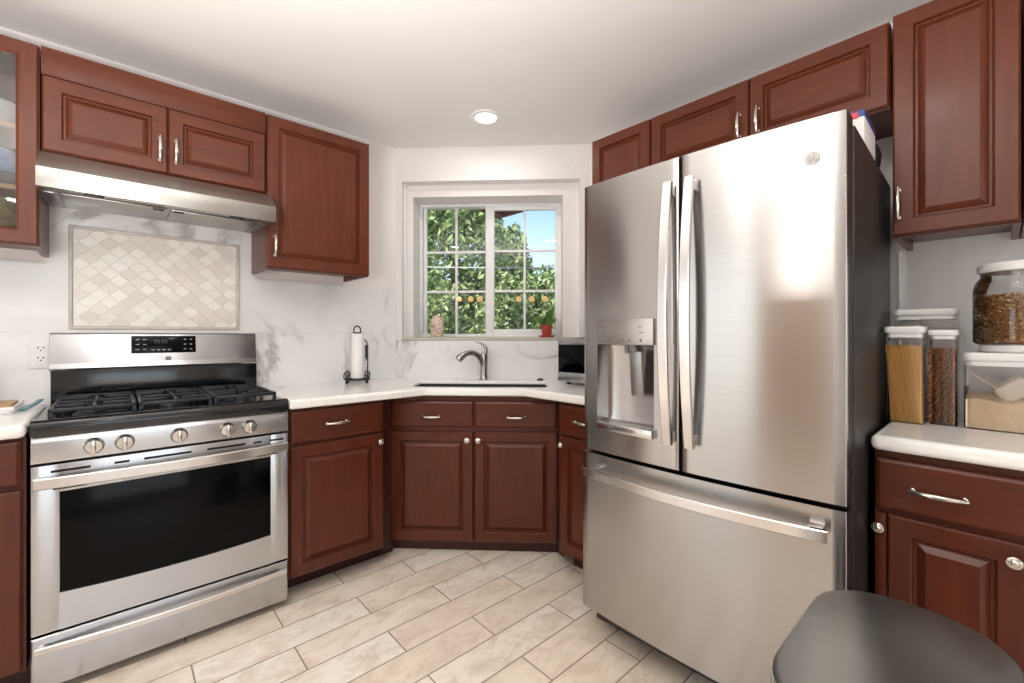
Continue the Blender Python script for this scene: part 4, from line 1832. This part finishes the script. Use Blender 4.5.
single('L', (-.24, 2.52, ZCT), f, 'spatula', plain('teal_plastic', (92, 138, 148), .4), 'teal kitchen utensil lying between the tray and the range', 'utensil')


single('L', (-.385, 2.635, ZCT), lambda m: m.lathe((-.385, 2.648, ZCT + .0005), [(.0001, 0), (.0255, 0), (.0265, .004), (.0265, .12), (.02, .15), (.013, .16), (.013, .185), (.0001, .186)], 22),
       'bottle', plain('brown_glass', (96, 58, 36), .2), 'brown bottle at the photo edge, behind the white tray', 'bottle')

# ---------------------------------------------------------------- window sill
mj = Thing('W', -.508, 2.985, ZS, 'ceramic_jar', 'small speckled ceramic jar on the window sill', 'jar')
m = mj.mb()
m.lathe((-.508, 2.985, ZS + .0005), [(.0001, 0), (.040, 0), (.044, .004), (.046, .05), (.043, .10), (.036, .128), (.030, .136), (.0001, .137)], 22, sy=.62)
mo = NT('speckled_glaze')
mo.col(mo.ramp(mo.noise(mo.coord(), 62, 3, .6), [(.38, lin((150, 108, 98))), (.5, lin((226, 208, 196))), (.62, lin((186, 168, 124)))]))
mo.set(Roughness=.4)
mj.part(m, 'body', mo.m)
m = mj.mb()
m.lathe((-.508, 2.985, ZS + .137), [(.026, 0), (.028, .003), (.028, .008), (.022, .012), (.0001, .013)], 20, sy=.62)
mj.part(m, 'lid', mo.m)

fpx, fpy = .236, 2.985
pp = Thing('W', fpx, fpy, ZS, 'potted_plant', 'small green plant in a red clay pot on the window sill', 'potted plant')
m = pp.mb()
m.lathe((fpx, fpy, ZS + .0005), [(.0001, 0), (.048, 0), (.054, .010), (.054, .014), (.046, .008), (.0001, .006)], 26)
pp.part(m, 'saucer', TERRA)
m = pp.mb()
m.lathe((fpx, fpy, ZS + .008), [(.0001, 0), (.028, 0), (.030, .004), (.037, .056), (.040, .057), (.041, .076), (.037, .076), (.034, .066), (.0001, .064)], 26)
pp.part(m, 'pot', TERRA)


def leaf(m, base, tip, width, droop=.01):
    """pointed leaf blade with a fold, lofted from base to tip"""
    base, tip = Vector(base), Vector(tip)
    d = tip - base
    side = d.cross(Vector((.15, -.85, .5)))
    side = side.normalized() if side.length > 1e-5 else Vector((1, 0, 0))
    rows = []
    for k in range(9):
        t_ = k / 8
        c = base + d * t_ + Vector((0, 0, droop * math.sin(math.pi * t_)))
        w = width * math.sin(math.pi * min(1, t_ * .94 + .06)) ** .8
        rows.append((m.bm.verts.new(c - side * w + Vector((0, -w * .2, w * .2))), m.bm.verts.new(c), m.bm.verts.new(c + side * w + Vector((0, -w * .2, w * .2))),
                     m.bm.verts.new(c + Vector((0, .0015, -.001)))))
    for a, b in zip(rows, rows[1:]):
        m.bm.faces.new((a[0], a[1], b[1], b[0]))
        m.bm.faces.new((a[1], a[2], b[2], b[1]))
        m.bm.faces.new((a[0], b[0], b[3], a[3]))
        m.bm.faces.new((a[3], b[3], b[2], a[2]))


for (dx, dy, dz, w) in ((-.100, -.02, .128, .026), (-.062, .03, .140, .024), (.014, -.03, .172, .024), (.050, .0, .182, .025), (.064, -.03, .122, .024), (-.035, -.045, .112, .022), (.03, -.05, .128, .024)):
    m = pp.mb()
    leaf(m, (fpx + dx * .12, fpy + dy * .12, ZS + .074), (fpx + dx, fpy + dy, ZS + dz), w, .014)
    pp.part(m, 'leaf', LEAFM, normals=False)

# ---------------------------------------------------------------- ceiling downlights


def downlight(x, y, label, power):
    t = Thing('W', x, y, ZC, 'ceiling_light', label, 'light', 'recessed ceiling lights')
    m = t.mb()
    m.lathe((x, y, ZC - .0005), [(.074, 0), (.086, 0), (.088, -.003), (.084, -.008), (.062, -.010), (.058, -.006), (.074, -.003)], 40)
    t.part(m, 'trim_ring', TRIMW)
    m = t.mb()
    m.lathe((x, y, ZC - .006), [(.0001, -.003), (.058, -.001), (.058, .002), (.0001, .003)], 40)
    t.part(m, 'diffuser', LEDM)
    l = lamp('downlight_lamp', 'AREA', (x, y, ZC - .016), power, (1.0, .965, .92), .11, shape='DISK', aim=(0, 0, -1))
    return t


downlight(-.149, 2.50, 'round recessed ceiling light in front of the window wall', 2)
for (px_, py_) in ((-1.1, .35), (.25, .55), (-1.6, -1.3), (.35, -1.4)):  # further lamps added out of view, with no fixtures built
    lamp('downlight_lamp', 'AREA', (px_, py_, ZC - .016), 3, (1.0, .965, .92), .11, shape='DISK', aim=(0, 0, -1))

# ---------------------------------------------------------------- the garden beyond the window


def foliage(name, c, rad, n, size, mat, parent_thing, core=True):
    import numpy as np
    rng = np.random.default_rng(random.randint(0, 10 ** 6))
    d = rng.normal(size=(n, 3))
    d /= np.linalg.norm(d, axis=1)[:, None]
    lump = 1 + .16 * np.sin(5 * d[:, 0] + 3 * d[:, 2]) * np.cos(4 * d[:, 1] - 2 * d[:, 2])
    r = rng.uniform(.55, 1.0, n) ** .6 * lump
    ctr = d * r[:, None] * np.array(rad)
    a = rng.normal(size=(n, 3))
    a /= np.linalg.norm(a, axis=1)[:, None]
    b = np.cross(a, rng.normal(size=(n, 3)))
    b /= np.linalg.norm(b, axis=1)[:, None]
    s = size * rng.uniform(.6, 1.3, n)[:, None]
    fold = np.cross(a, b) * s * .25
    v = np.stack([ctr - a * s, ctr - b * s * .45 + fold, ctr + a * s, ctr + b * s * .45 + fold], 1).reshape(-1, 3)
    f_ = np.arange(4 * n).reshape(-1, 4)
    me = bpy.data.meshes.new(name)
    me.from_pydata(v.tolist(), [], f_.tolist())
    me.materials.append(mat)
    o = bpy.data.objects.new(name, me)
    o.location = Vector(c) - parent_thing.o.location
    o.parent = parent_thing.o
    COL.objects.link(o)
    return o


def shrub(x, y, h, rad, n, size, mat, name, label, group, trunk=.05, lo=.0):
    t = Thing('W', x, y, -.1, name, label, 'tree' if 'tree' in name else 'bush', group)
    foliage('foliage', (x, y, lo + (h - lo) / 2), (rad[0], rad[1], (h - lo) / 2), n, size, mat, t)
    m = t.mb()
    m.tube([(x, y, -.12), (x + .02, y, h * .3), (x - .02, y + .02, h * .7)], [trunk, trunk * .8, trunk * .3], 10)
    for k in range(5):
        a = k * 1.3
        m.tube([(x, y, h * (.25 + .08 * k)), (x + math.cos(a) * rad[0] * .6, y + math.sin(a) * rad[1] * .6, h * (.45 + .09 * k))], [trunk * .4, trunk * .15], 7)
    t.part(m, 'trunk', BARK)


shrub(-1.0, 7.6, 3.75, (1.0, .9), 9000, .075, LEAF_A, 'garden_tree', 'tall leafy tree filling the view through the fixed window sash', 'garden trees', .10, .5)
shrub(-.12, 9.6, 3.52, (.62, .6), 5200, .08, LEAF_A, 'garden_tree', 'rounded leafy tree in the middle of the window view', 'garden trees', .09, .4)
shrub(.66, 7.6, 2.42, (.60, .6), 4600, .06, LEAF_B, 'garden_tree', 'lower pale green tree below the open sky behind the potted plant', 'garden trees', .08, .1)
shrub(-.66, 4.25, 1.62, (.28, .28), 1800, .036, LEAF_B, 'garden_bush', 'pale bush just outside the window behind the speckled jar', 'garden bushes', .03, .2)
shrub(-.12, 5.8, 1.98, (.40, .4), 3000, .05, LEAF_B, 'garden_bush', 'leafy bush outside the lower middle of the window', 'garden bushes', .04, .1)
shrub(.76, 6.0, 1.95, (.42, .4), 3000, .05, LEAF_B, 'garden_bush', 'leafy bush outside the window behind the potted plant', 'garden bushes', .04, .1)
shrub(-1.14, 5.9, 2.1, (.40, .4), 3000, .05, LEAF_A, 'garden_bush', 'dark bush behind the pale bush, outside the fixed window sash', 'garden bushes', .04, .1)
m = MB('W')
m.box(-7, 7, 3.45, 13, -.3, -.1)
struct('W', m, 'ground', GROUND, smooth=False)
# far hedge that closes the view under the sky
t = Thing('W', 0, 10.5, -.1, 'hedge', 'dense green hedge at the far end of the garden', 'hedge')
foliage('foliage', (-.4, 10.8, 1.05), (4.6, .5, 1.3), 9000, .11, LEAF_A, t)

# corner of the tiled patio roof that hangs into the top of the view
pc = Thing('W', -.17, 4.2, 2.50, 'patio_cover', 'red-brown corner of a patio roof at the top of the window view', 'patio cover')
tip = Vector((-.17, 4.93))
dA, dB = Vector((.687, -.726)), Vector((-.49, -.87))
m = pc.mb()
c0, cA, cB = tip, tip + dA * 1.3, tip + dB * 1.3
pl = [(c0.x, c0.y), (cA.x, cA.y), ((cA + dB * .6).x, (cA + dB * .6).y), (cB.x, cB.y)]
m.prism(pl, 2.52, 2.56)
pc.part(m, 'roof_deck', EAVE, smooth=False)
for (d_) in (dA, dB):
    m = pc.mb()
    nrm = Vector((-d_.y, d_.x, 0)) * .02
    a, b = tip, tip + d_ * 1.3
    m.prism([(a.x, a.y), (b.x, b.y), (b.x + nrm.x, b.y + nrm.y), (a.x + nrm.x, a.y + nrm.y)], 2.49, 2.575)
    pc.part(m, 'fascia', EAVE, smooth=False)
for k in range(5):
    m = pc.mb()
    a = tip + dA * (.12 + k * .24) + dB * .02
    b = a + dB * 1.0
    m.bar([(a.x, a.y, 2.5), (b.x, b.y, 2.5)], .04, .035)
    pc.part(m, 'rafter', EAVE, smooth=False)

# string lights and the cable above them
sl = Thing('W', .0, 4.6, 1.55, 'string_lights', 'string of amber bulbs hung across the garden', 'string lights')
pts = [(-1.1 + .1 * k, 4.6, 1.622 + .004 * math.cos(k * .7)) for k in range(22)]
m = sl.mb()
m.tube(pts, .004, 6)
sl.part(m, 'cable', BLKPL)
for xx in (-1.1, 1.0):
    m = sl.mb()
    m.box(xx - .03, xx + .03, 4.57, 4.63, -.12, 1.68, .004)
    sl.part(m, 'post', BARK)
for sx in (-.554, -.43, -.335, .07, .207, .345):
    m = sl.mb()
    z_ = 1.62
    m.lathe((sx, 4.6, z_), [(.012, 0), (.013, -.02), (.011, -.022)], 10)
    sk_ = sl.part(m, 'socket', BLKPL)
    m = sl.mb()
    m.lathe((sx, 4.6, z_ - .022), [(.010, 0), (.026, -.018), (.031, -.036), (.026, -.056), (.0001, -.064)], 14)
    sl.part(m, 'bulb', AMBER)


def f(m):
    pts = [(-1.4 + .2 * k, 5.0, 1.965 - .012 * math.sin(math.pi * k / 14)) for k in range(15)]
    m.tube(pts, .008, 7)


cb = Thing('W', 0, 5.0, -.1, 'clothesline', 'thin pale line strung between two posts across the garden', 'line')
m = cb.mb()
f(m)
cb.part(m, 'line', plain('pale_cable', (206, 206, 204), .5))
for xx in (-1.4, 1.4):
    m = cb.mb()
    m.box(xx - .03, xx + .03, 4.97, 5.03, -.12, 2.02, .004)
    cb.part(m, 'post', BARK)
